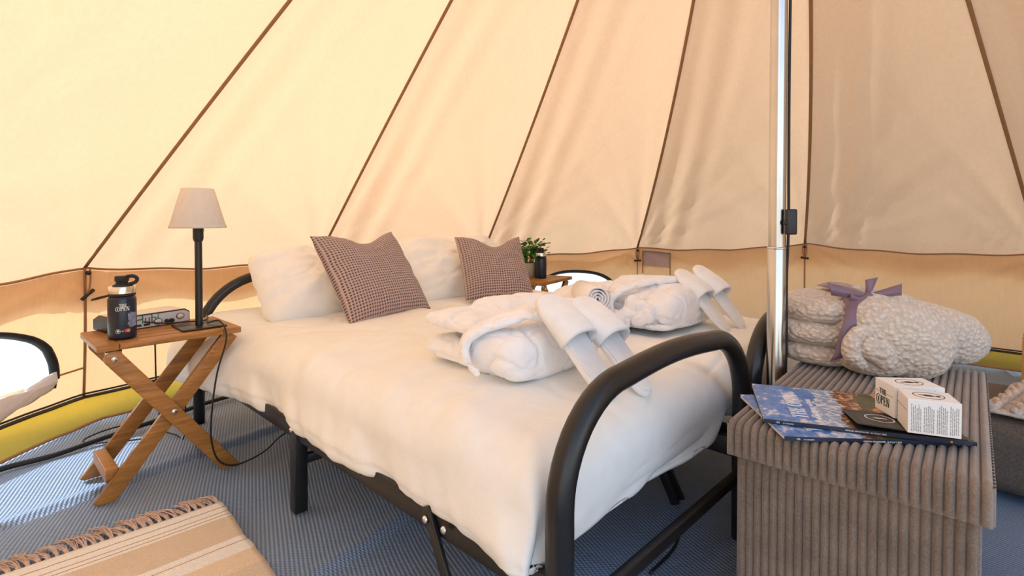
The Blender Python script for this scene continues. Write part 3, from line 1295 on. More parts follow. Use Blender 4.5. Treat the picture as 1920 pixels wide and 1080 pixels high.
def make_slipper(pos, down, side, label):
    """x axis runs heel -> toe, z axis = upper side"""
    toe = -Vector(down).normalized()
    y = Vector(side).normalized()
    y = (y - toe * y.dot(toe)).normalized()
    z = toe.cross(y)
    m = Matrix((toe, y, z)).transposed().to_4x4()
    m.translation = Vector(pos)
    root = local_thing('slipper', m, label, 'slipper', 'white hotel slippers')
    L = .288
    MB().prism(sole_outline(L), .014, Matrix.Translation((0, 0, -.014)), .004).build('sole', M['slipper'], root)
    MB().prism(sole_outline(L - .016, .94), .004, None, .0015).build('insole', M['slipper'], root)

    def up(i, j):
        x = L / 2 - (L * .50) * i - .001
        a = PI * (j)
        w = .047 + .010 * (x / (L / 2))
        edge = math.sqrt(max(0, 1 - (max(0, (x - L * .27) / (L * .23))) ** 2.6))
        hgt = (.012 + .034 * sstep(0, .95, i)) * edge ** .8
        cy = math.cos(a)
        yy = math.copysign(abs(cy) ** .8, cy) * (w * edge + .002)
        return (x + .006 * math.sin(a) * i, yy, -.004 + hgt * math.sin(a) ** .75 * 1.0 if 0 < j < 1 else -.010)
    MB().grid(up, 20, 26).build('upper', M['slipper'], root, solid=.006)
    return root


for (a0, b0, a1, z1, lab) in ((1.838, .300, 1.635, .668, 'nearest white slipper leaning on the near bathrobe'),
                              (1.862, .400, 1.665, .648, 'white slipper leaning on the near bathrobe, second from the camera'),
                              (1.715, 1.205, 1.535, .648, 'white slipper leaning on the far bathrobe, next to its collar'),
                              (1.735, 1.300, 1.560, .660, 'farthest white slipper leaning on the far bathrobe, open upper showing')):
    A = bed_pt(a0, b0, .462)
    B = bed_pt(a1, b0 + .015, z1)
    d = (A - B).normalized()
    mid = (A + B) / 2 + Vector((0, 0, .004))
    make_slipper(mid, d, -V, lab)


# ================================================================== folding tables
def make_table(loc, rz, label):
    root = empty('folding_table', loc, rz)
    tag(root, label, 'table', 'pair of small wooden folding tables')
    w, d, h = .40, .285, .48
    wd = M['wood']
    # frame ends and slats of the top
    for s in (-1, 1):
        x0, x1 = sorted((s * w / 2, s * (w / 2 - .055)))
        MB().box((x0, -d / 2, h - .020), (x1, d / 2, h), r=.003).build('end_board', wd, root)
    n = 5
    sl = (d - .006 * (n - 1)) / n
    for i in range(n):
        y = -d / 2 + i * (sl + .006)
        MB().box((-w / 2 + .056, y, h - .0195), (w / 2 - .056, y + sl, h - .0005), r=.003).build('top_slat', wd, root)
    MB().box((-w / 2 + .02, -.012, h - .036), (w / 2 - .02, .012, h - .0205)).build('top_batten', wd, root)

    def leg(p, q, y, th=.016, wide=.048, cut=False):
        p, q = Vector((p[0], 0, p[1])), Vector((q[0], 0, q[1]))
        dx = (q - p)
        L = dx.length
        ex = dx.normalized()
        m = Matrix((ex, Vector((0, 1, 0)).cross(ex) * -1, Vector((0, 1, 0)))).transposed().to_4x4()
        m.translation = Vector((p.x, y - th / 2, p.z))
        poly = []
        if cut:
            poly += [(0, -wide / 2), (0, wide / 2)][::-1]
        else:
            for i in range(9):
                a = PI / 2 + PI * i / 8
                poly.append((math.cos(a) * wide / 2, math.sin(a) * wide / 2))
        # foot cut flat on the floor
        ang = math.atan2(-ex.z, ex.x)
        zdir = m.to_3x3() @ Vector((0, 1, 0))
        k = wide / 2 * zdir.z / (-ex.z)
        a_, b_ = Vector((L - k, -wide / 2)), Vector((L + k, wide / 2))
        if k > 0:
            poly += [tuple(a_), tuple(a_.lerp(b_, .74)), (b_.x - .42 * k, b_.y)]
        else:
            poly += [(a_.x + .42 * k, a_.y), tuple(b_.lerp(a_, .74)), tuple(b_)]
        return MB().prism(poly, th, m, .002)
    for s in (-1, 1):
        yo = s * (d / 2 - .012)
        yi = s * (d / 2 - .030)
        leg((-.158, h - .045), (.165, 0), yo).build('leg', wd, root)
        leg((.175, h - .022), (-.185, 0), yi, cut=True).build('leg', wd, root)
        for (x, z) in ((-.158, h - .045), (-.004, .237)):
            MB().lathe([(0, .004), (.007, .0035), (.009, .001), (.009, -.002)], 14, Matrix.Translation((x, yo + s * .009, z)) @ Matrix.Rotation(-s * PI / 2, 4, 'X')).build('bolt', M['screw'], root)
        MB().lathe([(0, .002), (.008, .0015), (.009, 0)], 12, Matrix.Translation((.115, yi + s * .0085, .405)) @ Matrix.Rotation(-s * PI / 2, 4, 'X')).build('wood_plug', wd, root)
        MB().box((-.178, yo - .006, h - .034), (-.138, yo + .006, h - .0205)).build('hinge', M['steel'], root)
    MB().box((-.155 - .022, -d / 2 + .04, .052), (-.155 + .012, d / 2 - .04, .092), Matrix.Identity(4), .003).build('cross_rail', wd, root)
    MB().box((.128 - .016, -d / 2 + .022, .030), (.128 + .016, d / 2 - .022, .058), None, .003).build('cross_rail', wd, root)
    return root


T1 = Vector((-1.180, 1.783, 0))
T1R = math.radians(46.7)
table1 = make_table(T1, T1R, 'wooden folding table with crossed legs by the near bed, lamp on it')
T2 = Vector((.1625, 3.318, 0))
table2 = copy_tree(table1)
table2.location = T2
table2.rotation_euler = (0, 0, math.radians(58))
tag(table2, 'wooden folding table beyond the far bed, in front of the half-moon window')


# ------------------------------------------------------------------ bottles
def wrap(mb, r, a0, z0):
    """bend flat lettering around a cylinder: x -> angle"""
    return apply(mb, lambda v: ((r + v.z) * math.cos(a0 + v.x / r), (r + v.z) * math.sin(a0 + v.x / r), z0 + v.y))


M['bottle'] = plain('navy_bottle_paint', (.006, .014, .035), .28, vary=.06)
M['cloud_print'] = plain('cloud_print', hexc(120, 130, 160), .5, vary=.4, scale=80)
M['red_ink'] = plain('red_ink', hexc(205, 50, 25), .5)
M['orange_ink'] = plain('orange_ink', hexc(235, 140, 40), .5)


def make_bottle(loc, rz, label, loop=True):
    root = empty('water_bottle', loc, rz)
    tag(root, label, 'bottle', 'navy steel water bottles')
    r = .040
    body = MB().lathe([(0, 0), (.035, 0), (.039, .004), (r, .010), (r, .125), (.038, .132), (.035, .136)], 40).build('body', M['bottle'], root, auto=50)
    MB().lathe([(.036, .136), (.0385, .137), (.0385, .143), (.034, .144)], 36).build('neck_ring', M['rubber'], root)
    MB().lathe([(.036, .143), (.0385, .145), (.0385, .164), (.037, .167), (.010, .168)], 40).build('steel_collar', M['steel'], root, auto=40)
    MB().lathe([(.026, .167), (.025, .171), (.017, .175), (.0165, .180), (.020, .184), (.020, .196), (.0185, .199), (0, .199)], 30).build('stopper', M['rubber'], root, auto=50)
    # finger loop on the stopper and carry loop on the neck
    if loop:
        pts = [(0, .012, .196), (0, .030, .197), (0, .041, .190), (0, .040, .180), (0, .028, .173), (0, .014, .171)]
        MB().tube(catmull(pts, 6), .0035, 8, flat=1.6).build('stopper_loop', M['rubber'], root)
        ring = [(.0 + .016 * math.sin(a), -.036 - .022 * (1 - math.cos(a)), .139 - .010 * (1 - math.cos(a)) / 2) for a in [2 * PI * i / 24 for i in range(24)]]
        MB().tube(ring, .0025, 8, closed=True).build('carry_loop', M['rubber'], root)
    # printed marks: lettering, picture, small emblems
    aF = -.0
    t1, w1 = serif('THE', .0095)
    t2, w2 = serif('QPEN', .0120)
    wrap(apply(t1, lambda v: (v.x - w1 / 2 + .001, v.y, v.z)), r, aF, .1045).build('lettering', M['white_ink'], root, False)
    wrap(apply(t2, lambda v: (v.x - w2 / 2, v.y, v.z)), r, aF, .0925).build('lettering', M['white_ink'], root, False)
    pic = MB().grid(lambda i, j: ((i - .5) * .030 + .030 + .006 * noise.noise((j * 6, 1, 0)), (j - .5) * (.045 - .012 * noise.noise((i * 5, 3, 0))), .0003), 10, 14)
    wrap(pic, r, aF, .062).build('cloud_picture', M['cloud_print'], root)
    ln = MB()
    ln.box((-.008, .0, -.0002), (.014, .0012, .0003))
    wrap(ln, r, aF, .082).build('small_print', M['grey_ink'], root, False)

    def disc(cx, cy, rad, inner=0, zz=.0004):
        n = 20
        vs = [(cx + rad * math.cos(2 * PI * i / n), cy + rad * math.sin(2 * PI * i / n), zz) for i in range(n)]
        if inner:
            vs += [(cx + inner * math.cos(2 * PI * i / n), cy + inner * math.sin(2 * PI * i / n), zz) for i in range(n)]
            return MB().add(vs, [(i, (i + 1) % n, n + (i + 1) % n, n + i) for i in range(n)])
        return MB().add(vs, [tuple(range(n))])
    e = disc(-.013, 0, .0068, .0058)
    e.add(*(lambda q: (q.v, q.f))(disc(-.013, .0005, .0032)))
    wrap(e, r, aF, .028).build('emblem', M['white_ink'], root, False)
    pl = MB()
    pl.box((-.0035, -.0004, 0), (.0025, .0004, .0004))
    pl.box((-.0009, -.003, 0), (-.0001, .003, .0004))
    wrap(pl, r, aF, .028).build('plus_sign', M['white_ink'], root, False)
    wrap(disc(.009, 0, .0055), r, aF, .029).build('red_dot', M['red_ink'], root, False)
    wrap(disc(.015, 0, .0055, 0, .0006), r, aF, .029).build('orange_dot', M['orange_ink'], root, False)
    return root


# +x of the bottle is its printed side
b1 = make_bottle((-1.222, 1.655, .48), math.radians(-52), 'navy water bottle with steel collar and white lettering, beside the lamp')
b1.scale = (.94, .94, .98)
b2 = make_bottle((.181, 3.325, .48), math.radians(10), 'small dark water bottle on the far table, beside the plant', False)
b2.scale = (.92, .92, .95)

# ------------------------------------------------------------------ lamp
lp_ = empty('table_lamp', (-1.086, 1.832, .48), math.radians(46.7))
tag(lp_, 'black table lamp with pale tapered fabric shade, unlit', 'lamp')
MB().box((-.068, -.068, 0), (.068, .068, .006), r=.002).build('base', M['black_metal'], lp_)
MB().lathe([(0, .006), (.0118, .006), (.0118, .305), (.009, .305)], 18).build('pole', M['black_metal'], lp_, auto=40)
MB().lathe([(.010, .292), (.0145, .298), (.0165, .306), (.0165, .345), (.012, .350)], 22).build('socket', M['black_plastic'], lp_, auto=40)
MB().lathe([(.086, .342), (.087, .345), (.0505, .476), (.0495, .478), (.0485, .476), (.084, .346), (.086, .342)], 48).build('shade', M['shade'], lp_)
MB().lathe([(.0876, .342), (.0876, .350), (.0856, .352)], 48).build('shade_trim', M['shade'], lp_)
for k in range(3):
    a = k * 2 * PI / 3
    MB().tube([(.012 * math.cos(a), .012 * math.sin(a), .345), (.054 * math.cos(a), .054 * math.sin(a), .458)], .0012, 6).build('shade_wire', M['steel'], lp_)
MB().box((.0150, -.004, .330), (.0180, .004, .338)).build('tag', M['paper'], lp_)
MB().lathe([(.010, .348), (.014, .365), (.026, .395), (.028, .41), (.02, .428), (0, .435)], 20).build('bulb', M['paper'], lp_)

# ------------------------------------------------------------------ power pack
hub = empty('power_pack', (-1.292, 1.852, .48), math.radians(60))
tag(hub, 'flat white and black power pack with green lettering, behind the bottle', 'power pack')
M['pack_white'] = plain('pack_white', (.62, .63, .68), .35, vary=.03)
M['pack_top'] = plain('pack_top', (.74, .70, .66), .45, vary=.03)
prof = [(-.125, 0), (.125, 0), (.128, .006), (.128, .036), (.112, .047), (-.112, .047), (-.128, .036), (-.128, .006)]
MB().prism(prof, .115, Matrix.Translation((0, .060, 0)) @ Matrix.Rotation(PI / 2, 4, 'X'), .003).build('case', M['black_plastic'], hub, False)
MB().box((-.110, -.050, .0465), (.110, .055, .0485), r=.001).build('top_plate', M['pack_top'], hub)
prof2 = [(x * .965, .023 + (z - .0235) * .86) for x, z in prof]
MB().prism(prof2, .002, Matrix.Translation((0, -.0555, 0)) @ Matrix.Rotation(PI / 2, 4, 'X')).build('front_plate', M['pack_white'], hub, False)
FR = Matrix.Translation((0, -.0577, 0)) @ Matrix.Rotation(PI / 2, 4, 'X')
tx = text_mb('Hubi', .038, .0004, 1.05)
MB().add(tx.v, tx.f, FR @ Matrix.Translation((-.055, .018, 0))).build('lettering', M['green_ink'], hub, False)
for x in (-.045, -.018):
    MB().box((x - .010, .008, 0), (x + .010, .015, .001), FR).build('socket', M['ink'], hub, False)
for x in (.018, .092):
    MB().lathe([(.0, .003), (.008, .003), (.0095, .0), ], 18, FR @ Matrix.Translation((x, .016 if x < .05 else .024, 0)) @ Matrix.Scale(1.3, 4, (1, 0, 0))).build('button', M['pack_top'], hub)
    MB().tube([(x + .013 * math.cos(a), -.0577, (.016 if x < .05 else .024) + .0098 * math.sin(a)) for a in [2 * PI * i / 24 for i in range(24)]], .0014, 6, closed=True).build('button_ring', M['ink'], hub)
for i in range(2):
    MB().lathe([(0, .012), (.006, .012), (.007, .006), (.007, 0)], 14, FR @ Matrix.Translation((.045 + .016 * i, .014, 0))).build('plug', M['rubber'], hub)
dots = MB()
for i in range(4):
    for j in range(3):
        dots.box((-.098 + i * .006, .006 + j * .006, 0), (-.095 + i * .006, .008 + j * .006, .0006), FR)
tag(dots.build('printed_grille', M['grey_ink'], hub, False), kind='stuff')


# ------------------------------------------------------------------ plant
rng = random.Random(5)
pl = empty('potted_plant', (.105, 3.385, .48))
tag(pl, 'small leafy green plant in a pale stone pot on the far table', 'plant')
MB().lathe([(0, 0), (.040, 0), (.052, .030), (.055, .06), (.050, .082), (.046, .082), (.046, .07), (0, .07)], 28).build('pot', M['pot'], pl, auto=50)
MB().lathe([(.046, .071), (.02, .076), (0, .077)], 20).build('soil', M['soil'], pl)
leafv = [(0, 0, 0), (.35, .30, .06), (.75, .42, .05), (1, .2, 0), (1.05, 0, -.04), (1, -.2, 0), (.75, -.42, .05), (.35, -.30, .06), (.6, 0, -.02)]
leaff = [(0, 1, 8), (1, 2, 8), (2, 3, 8), (3, 4, 8), (4, 5, 8), (5, 6, 8), (6, 7, 8), (7, 0, 8)]
lm = bpy.data.meshes.new('leaf')
lm.from_pydata([(x * .028, y * .028, z * .028) for x, y, z in leafv], [], leaff)
lm.materials.append(M['leaf'])
stems = MB()
for k in range(34):
    a = rng.uniform(0, 2 * PI)
    lean = rng.uniform(.02, .105)
    top = Vector((math.cos(a) * lean, math.sin(a) * lean, .077 + rng.uniform(.05, .155) * (1 - lean * 3.0)))
    stems.tube(catmull([(math.cos(a) * .02, math.sin(a) * .02, .074), (math.cos(a) * lean * .5, math.sin(a) * lean * .5, .07 + (top.z - .07) * .7), top], 4), .0013, 5)
    for q in range(6):
        lf = bpy.data.objects.new('leaf', lm)
        link(lf, pl)
        lf.location = top + Vector((rng.uniform(-.018, .018), rng.uniform(-.018, .018), rng.uniform(-.035, .012)))
        lf.rotation_euler = (rng.uniform(-.6, .6), rng.uniform(-.9, .4), rng.uniform(0, 6.3))
        s_ = rng.uniform(.75, 1.25)
        lf.scale = (s_, s_, s_)
stems.build('stems', M['leaf'], pl)['kind'] = 'stuff'
pl.scale = (1.12, 1.12, 1.12)


# ================================================================== tent pole
po = empty('tent_pole', (CX, CY, 0))
tag(po, 'shiny steel centre pole of the tent', 'pole')
MB().lathe([(.0235, 0), (.0235, .775), (.0225, .778)], 28).build('lower_tube', M['chrome'], po, auto=40)
MB().lathe([(.0215, .7785), (.0215, 2.95), (.01, 2.96)], 28).build('upper_tube', M['chrome'], po, auto=40)
MB().lathe([(.0240, .772), (.0243, .775), (.0240, .778)], 28).build('joint_ring', M['steel'], po)
MB().lathe([(0, 0), (.035, 0), (.035, .006), (.025, .012)], 24).build('foot', M['rubber'], po)
pc = empty('lamp_cable', (CX, CY, 0))
tag(pc, 'black hanging lamp cable with inline switch running down the tent pole', 'cable')
cpts = [(.026, -.006, 2.9), (.026, -.004, 2.2), (.027, -.006, 1.6), (.025, -.008, 1.25), (.027, -.006, 1.0), (.027, -.008, .88), (.0265, -.008, .80), (.0255, -.004, .70), (.027, -.002, .60), (.026, -.004, .50), (.025, -.002, .30), (.028, 0, .05), (.040, .02, .012)]
MB().tube(catmull(cpts, 6), .0038, 8).build('cord', M['rubber'], pc)
MB().box((.006, -.042, .812), (.034, -.0245, .880), r=.004).build('switch_box', M['black_plastic'], pc)
MB().box((.0, -.040, .838), (.008, -.030, .850), r=.003).build('switch_lever', M['black_plastic'], pc)


# ================================================================== ottoman
t = NT('corduroy')
v = t.coord()
nf = t.noise(v, 14, 4)
pile = t.noise(v, 260, 2)
M['cord'] = t.principled(t.mix(.35, t.ramp(nf, [(.3, hexc(106, 90, 76)), (.7, hexc(146, 127, 110))]), t.ramp(pile, [(.3, hexc(96, 80, 68)), (.7, hexc(154, 136, 118))])), .85, 0, t.bump(pile, .4, .003), .45, .2)
OT_A = Vector((.423, 1.045, 0))
ox = Vector((.7533, -.6576, 0))
oy = Vector((.6576, .7533, 0))
ot = local_thing('storage_ottoman', frame(OT_A, ox), 'taupe corduroy storage ottoman with lid at the foot of the beds', 'ottoman')
OW, OL, OH = .40, .79, .455


def rib_surface(path, nrib, x0, x1, depth, name, parent, sub=8):
    """path: list of (point, normal) in the yz plane; ribs side by side along x"""
    nx_ = nrib * sub
    vs, fs = [], []
    for k, (p, nrm) in enumerate(path):
        for i in range(nx_ + 1):
            x = x0 + (x1 - x0) * i / nx_
            ph = (i % sub) / sub
            b = math.sin(PI * ph) ** .55 if ph > 0 else 0
            e = min(1, k / 1.5, (len(path) - 1 - k) / 1.5)
            hgt = depth * (b - .5) * (.25 + .75 * max(0, e)) + .0010 * noise.noise((x * 40, p[0] * 25, p[1] * 25))
            vs.append((x, p[0] + nrm[0] * hgt, p[1] + nrm[1] * hgt))
    n1 = nx_ + 1
    for k in range(len(path) - 1):
        for i in range(nx_):
            a = k * n1 + i
            fs.append((a, a + 1, a + n1 + 1, a + n1))
    return from_data(name, vs, fs, M['cord'], parent)


def over_path(y0, y1, z0, z1, r, nflat=10, nside=6):
    P = []
    for i in range(nside):
        P.append(((y0, z0 + (z1 - r - z0) * i / nside), (-1, 0)))
    for i in range(7):
        a = PI / 2 * i / 6
        P.append(((y0 + r - r * math.cos(a), z1 - r + r * math.sin(a)), (-math.cos(a), math.sin(a))))
    for i in range(1, nflat):
        P.append(((y0 + r + (y1 - y0 - 2 * r) * i / nflat, z1), (0, 1)))
    for i in range(7):
        a = PI / 2 * (1 - i / 6)
        P.append(((y1 - r + r * math.cos(a), z1 - r + r * math.sin(a)), (math.cos(a), math.sin(a))))
    for i in range(1, nside + 1):
        P.append(((y1, z1 - r - (z1 - r - z0) * i / nside), (1, 0)))
    return P


lid = rib_surface(over_path(0, OL, OH - .066, OH - .003, .018), 27, .004, OW - .004, .0115, 'lid', ot)
body = rib_surface([((.022, .004 + .385 * i / 14), (-1, 0)) for i in range(15)], 25,   .020, OW - .020, .0085, 'body_front', ot)
rib_surface([((OL - .022, .004 + .385 * i / 14), (1, 0)) for i in range(15)][::-1], 25,   .020, OW - .020, .0085, 'body_back', ot)


def side_ribs(x, sgn, z0, z1, n, name, y0, y1, depth=.008):
    """upright ribs on the long sides"""
    sub, nz_ = 6, 6
    vs, fs = [], []
    for j in range(n * sub + 1):
        y = y0 + (y1 - y0) * j / (n * sub)
        ph = (j % sub) / sub
        b = math.sin(PI * ph) ** .55 if ph > 0 else 0
        for i in range(nz_ + 1):
            z = z0 + (z1 - z0) * i / nz_
            vs.append((x + sgn * depth * (b - .5), y, z))
    for j in range(n * sub):
        for i in range(nz_):
            a = j * (nz_ + 1) + i
            f = (a, a + 1, a + nz_ + 2, a + nz_ + 1)
            fs.append(f[::-1] if sgn > 0 else f)
    return from_data(name, vs, fs, M['cord'], ot)


for x, s in ((.005, -1), (OW - .005, 1)):
    side_ribs(x, s, OH - .066, OH - .006, 53, 'lid_side', .004, OL - .004)
for x, s in ((.020, -1), (OW - .020, 1)):
    side_ribs(x, s, .004, .389, 50, 'body_side', .022, OL - .022)
MB().box((.010, .006, OH - .068), (OW - .010, OL - .006, OH - .060)).build('lid_underside', M['cord'], ot)
MB().box((.026, .028, .0), (OW - .026, OL - .028, .012)).build('base_board', M['cord'], ot)

# ------------------------------------------------------------------ blanket
t = NT('braided_fleece')
v = t.coord()
vo = t.n('ShaderNodeTexVoronoi')
vo.feature = 'SMOOTH_F1'
vo.inputs['Scale'].default_value = 80
vo.inputs['Smoothness'].default_value = .4
mp = t.coord(scale=(1, .8, 1.15))
t.l(mp, vo.inputs['Vector'])
fz = t.noise(v, 300, 2)
col = t.mix(.3, t.ramp(vo.outputs['Distance'], [(.2, hexc(226, 214, 200)), (.6, hexc(192, 176, 160))]), t.ramp(fz, [(.3, hexc(188, 174, 158)), (.7, hexc(232, 222, 212))]))
M['fleece'] = t.principled(col, .95, 0, t.bump(fz, .35, .003, t.bump(t.math('SUBTRACT', 1.0, vo.outputs['Distance']), .75, .012)), .5, .1)
bl = empty('fleece_blanket', (.95, 1.42, .459))
tag(bl, 'folded beige fleece blanket tied with a mauve ribbon, on the ottoman', 'blanket')
BO = Vector((.95, 1.42, .459))


def fl(c):
    return .004 * noise.noise(c * 14) + .0025 * noise.noise(c * 34)


def W(x, y, z):
    return Vector((x, y, z)) - BO


# three folded layers on the left, two bulging ends on the right
for nm, parts in (('left_fold', [ell(W(.905, 1.52, .487), (.165, .15, .036), (0, .03, .2), 2.8)]),
                  ('left_fold', [ell(W(.905, 1.51, .545), (.168, .15, .043), (0, .02, .2), 2.6)]),
                  ('left_fold', [ell(W(.915, 1.50, .612), (.160, .14, .043), (0, -.08, .2), 2.5)]),
                  ('front_bulge', [ell(W(.985, 1.375, .548), (.140, .108, .094), (0, .30, -.15), 2.4),
                                   ell(W(.975, 1.43, .605), (.095, .09, .060), (0, .35, -.1), 2.2),
                                   ell(W(.93, 1.345, .500), (.085, .060, .045), (0, 0, -.3), 2.2)]),
                  ('right_bulge', [ell(W(1.160, 1.505, .538), (.155, .14, .080), (0, .24, .15), 2.5),
                                   ell(W(1.055, 1.50, .600), (.10, .11, .050), (0, .25, .1), 2.2)]),
                  ('rolled_corner', [rope([W(.905, 1.315, .575), W(.862, 1.305, .572), W(.838, 1.300, .545), W(.840, 1.298, .515), W(.862, 1.296, .493)], [.014, .020, .022, .021, .014])]),
                  ('tucked_corner', [ell(W(.890, 1.292, .533), (.042, .026, .030), (0, .45, -.1), 2.6), ell(W(.915, 1.288, .510), (.026, .022, .024), (0, .3, 0), 2.4)])):
    fuse(parts, .006, 3, nm, M['fleece'], bl, fl)
# ribbon band and bow
KN = bl.location
band = []
for i in range(25):
    a = PI * (-.08 + .60 * i / 24)
    band.append(W(.850 + .060 * math.sin(a), 1.50 - .172 * abs(math.cos(a)) ** .7 * math.copysign(1, math.cos(a)), .545 + .122 * math.copysign(abs(math.sin(a)) ** .7, math.sin(a))))
mb = MB()
vs = []
for p in band:
    vs += [p + Vector((-.034, -.004, -.004)), p + Vector((0, -.004, .005)), p + Vector((.034, -.004, .004))]
mb.add(vs, [(i * 3 + k, i * 3 + k + 1, i * 3 + k + 4, i * 3 + k + 3) for i in range(24) for k in range(2)])
mb.build('ribbon_band', M['ribbon'], bl, solid=.0012)
kn = Vector((.931, 1.385, .652)) - BO


def ribbon(pts, w, name, wv=(0, 0, 1)):
    p = catmull(pts, 6)
    vs = []
    for i, q in enumerate(p):
        q = Vector(q)
        u_ = i / (len(p) - 1)
        ww = w[0] + (w[1] - w[0]) * u_
        d = Vector(wv) * ww / 2
        cr = Vector((0, -.004 * math.sin(u_ * PI), 0))
        vs += [kn + q - d, kn + q + cr, kn + q + d]
    return MB().add(vs, [(i * 3 + k, i * 3 + k + 1, i * 3 + k + 4, i * 3 + k + 3) for i in range(len(p) - 1) for k in range(2)]).build(name, M['ribbon'], bl, solid=.001)


ribbon([(0, 0, 0), (-.03, -.012, .006), (-.065, -.016, .012), (-.105, -.010, .020)], (.014, .036), 'bow_tail', (-.25, .1, .95))
ribbon([(.004, 0, 0), (.03, -.010, .008), (.055, -.014, .014), (.085, -.008, .018)], (.012, .032), 'bow_tail', (.15, .2, .95))
ribbon([(0, 0, 0), (.004, -.004, .02), (.010, -.002, .046)], (.010, .036), 'bow_loop', (.95, 0, .2))
ribbon([(-.004, -.004, -.002), (-.035, -.02, -.008), (-.06, -.022, -.004)], (.010, .030), 'bow_loop', (0, -.5, .85))
fuse([ell(kn + Vector((0, -.004, 0)), (.014, .012, .011), nu=14, nv=8)], .004, 1, 'knot', M['ribbon'], bl)


# ------------------------------------------------------------------ magazines
def cover_mat(name, L, Wd):
    t = NT(name)
    tc = t.n('ShaderNodeTexCoord')
    sep = t.n('ShaderNodeSeparateXYZ')
    t.l(tc.outputs['Object'], sep.inputs[0])
    n1 = t.noise(tc.outputs['Object'], 22, 4, .6)
    n2 = t.noise(tc.outputs['Object'], 90, 3, .6)
    xx = t.math('ADD', t.math('DIVIDE', sep.outputs[0], L), t.math('MULTIPLY', t.math('SUBTRACT', n1, .5), .22))
    xx = t.math('ADD', xx, t.math('MULTIPLY', t.math('DIVIDE', sep.outputs[1], Wd), -.10))
    sky = t.ramp(t.math('ADD', t.math('MULTIPLY', n1, .75), t.math('MULTIPLY', n2, .25)),
                 [(.40, hexc(64, 112, 184)), (.54, hexc(96, 140, 204)), (.60, hexc(206, 204, 216)), (.7, hexc(240, 232, 230))])
    sky2 = t.mix(t.math('GREATER_THAN', xx, .26), sky, t.ramp(n2, [(.45, hexc(130, 160, 196)), (.62, hexc(224, 220, 220))]))
    crowd = t.ramp(n2, [(.3, hexc(52, 34, 28)), (.5, hexc(120, 76, 58)), (.66, hexc(206, 160, 96)), (.72, hexc(240, 226, 206))])
    green = t.ramp(n1, [(.35, hexc(58, 58, 28)), (.6, hexc(98, 92, 38)), (.7, hexc(140, 104, 44))])
    c = t.mix(t.math('GREATER_THAN', xx, .42), sky2, crowd)
    c = t.mix(t.math('GREATER_THAN', xx, .52), c, green)
    sand = t.math('MULTIPLY', t.math('GREATER_THAN', xx, .62), t.math('GREATER_THAN', t.math('ADD', t.math('DIVIDE', sep.outputs[1], Wd), t.math('MULTIPLY', n1, .3)), .62))
    c = t.mix(sand, c, hexc(212, 140, 78))
    c = t.mix(t.math('GREATER_THAN', xx, .86), c, hexc(50, 48, 28))
    return t.principled(c, .3, 0, None, 0, .5)


M['cover'] = cover_mat('magazine_cover', .325, .228)


def make_magazine(origin, rz, label):
    root = empty('magazine', origin, rz)
    tag(root, label, 'magazine', 'glossy magazines on the ottoman')
    L, Wd, T = .325, .228, .0075
    MB().box((.001, .002, .0009), (L - .001, Wd - .001, T - .0008)).build('pages', M['page'], root, False)
    MB().box((0, 0, T - .0008), (L, Wd, T), r=.0003).build('front_cover', M['cover'], root, False)
    MB().box((0, 0, 0), (L, Wd, .0009), r=.0003).build('back_cover', M['navy'], root, False)
    MB().box((0, -.0008, 0), (L, .0012, T), r=.0004).build('spine', M['navy'], root, False)
    SP = Matrix.Translation((0, -.0012, .0022)) @ Matrix.Rotation(PI / 2, 4, 'X')
    for s, x, z in (('150', .020, .0046), ('ST ANDREWS', .033, .0030), ('OFFICIAL PROGRAMME  10-17 JULY 2022', .135, .0036)):
        tx = text_mb(s, z, .0002)
        MB().add(tx.v, tx.f, SP @ Matrix.Translation((x, 0, 0))).build('spine_lettering', M['white_ink'], root, False)
    MB().lathe([(0, .0004), (.002, .0004), (.002, 0)], 12, SP @ Matrix.Translation((L - .03, .0015, 0))).build('gold_dot', M['gold'], root)
    # title runs up the cover, reading from the fore-edge side
    TT = Matrix.Translation((.083, .030, T + .0002)) @ Matrix.Rotation(PI / 2, 4, 'Z')
    t1, w1 = serif('THE OPEN', .030, .0002, .84)
    MB().add(t1.v, t1.f, TT).build('title', M['white_ink'], root, False)
    tx = text_mb('FORGED BY NATURE', .0125, .0002, .98)
    MB().add(tx.v, tx.f, Matrix.Translation((.104, .034, T + .0002)) @ Matrix.Rotation(PI / 2, 4, 'Z')).build('subtitle', M['white_ink'], root, False)
    return root


make_magazine((.490, .945, OH + .001), math.radians(-4.5), 'lower glossy magazine with sky cover, under the other one')
make_magazine((.482, 1.006, OH + .0100), math.radians(-19), 'upper glossy magazine with sky and crowd cover, boxes standing on it')

# leaflet: dark folded card, slightly sprung open
lf = local_thing('leaflet', frame((.625, .950, OH + .0182), (.955, -.297, 0)), 'dark folded card with a white oval emblem, on the upper magazine', 'leaflet')
M['card'] = plain('charcoal_card', (.028, .028, .027), .35, vary=.08)
MB().box((0, 0, 0), (.165, .098, .0008)).build('back_leaf', M['card'], lf, False)


def leaf_up(i, j):
    return (.165 * i, .098 * j, .0012 + .010 * (1 - i) * (1 - j * .7) ** 1.2)


MB().grid(leaf_up, 12, 10).build('front_leaf', M['card'], lf, solid=.0008)


def oval(rx, ry, th, n=40):
    vs = []
    for i in range(n):
        a = 2 * PI * i / n
        vs += [(rx * math.cos(a), ry * math.sin(a), 0), ((rx - th) * math.cos(a), (ry - th) * math.sin(a), 0)]
    return MB().add(vs, [(2 * i, 2 * ((i + 1) % n), 2 * ((i + 1) % n) + 1, 2 * i + 1) for i in range(n)])


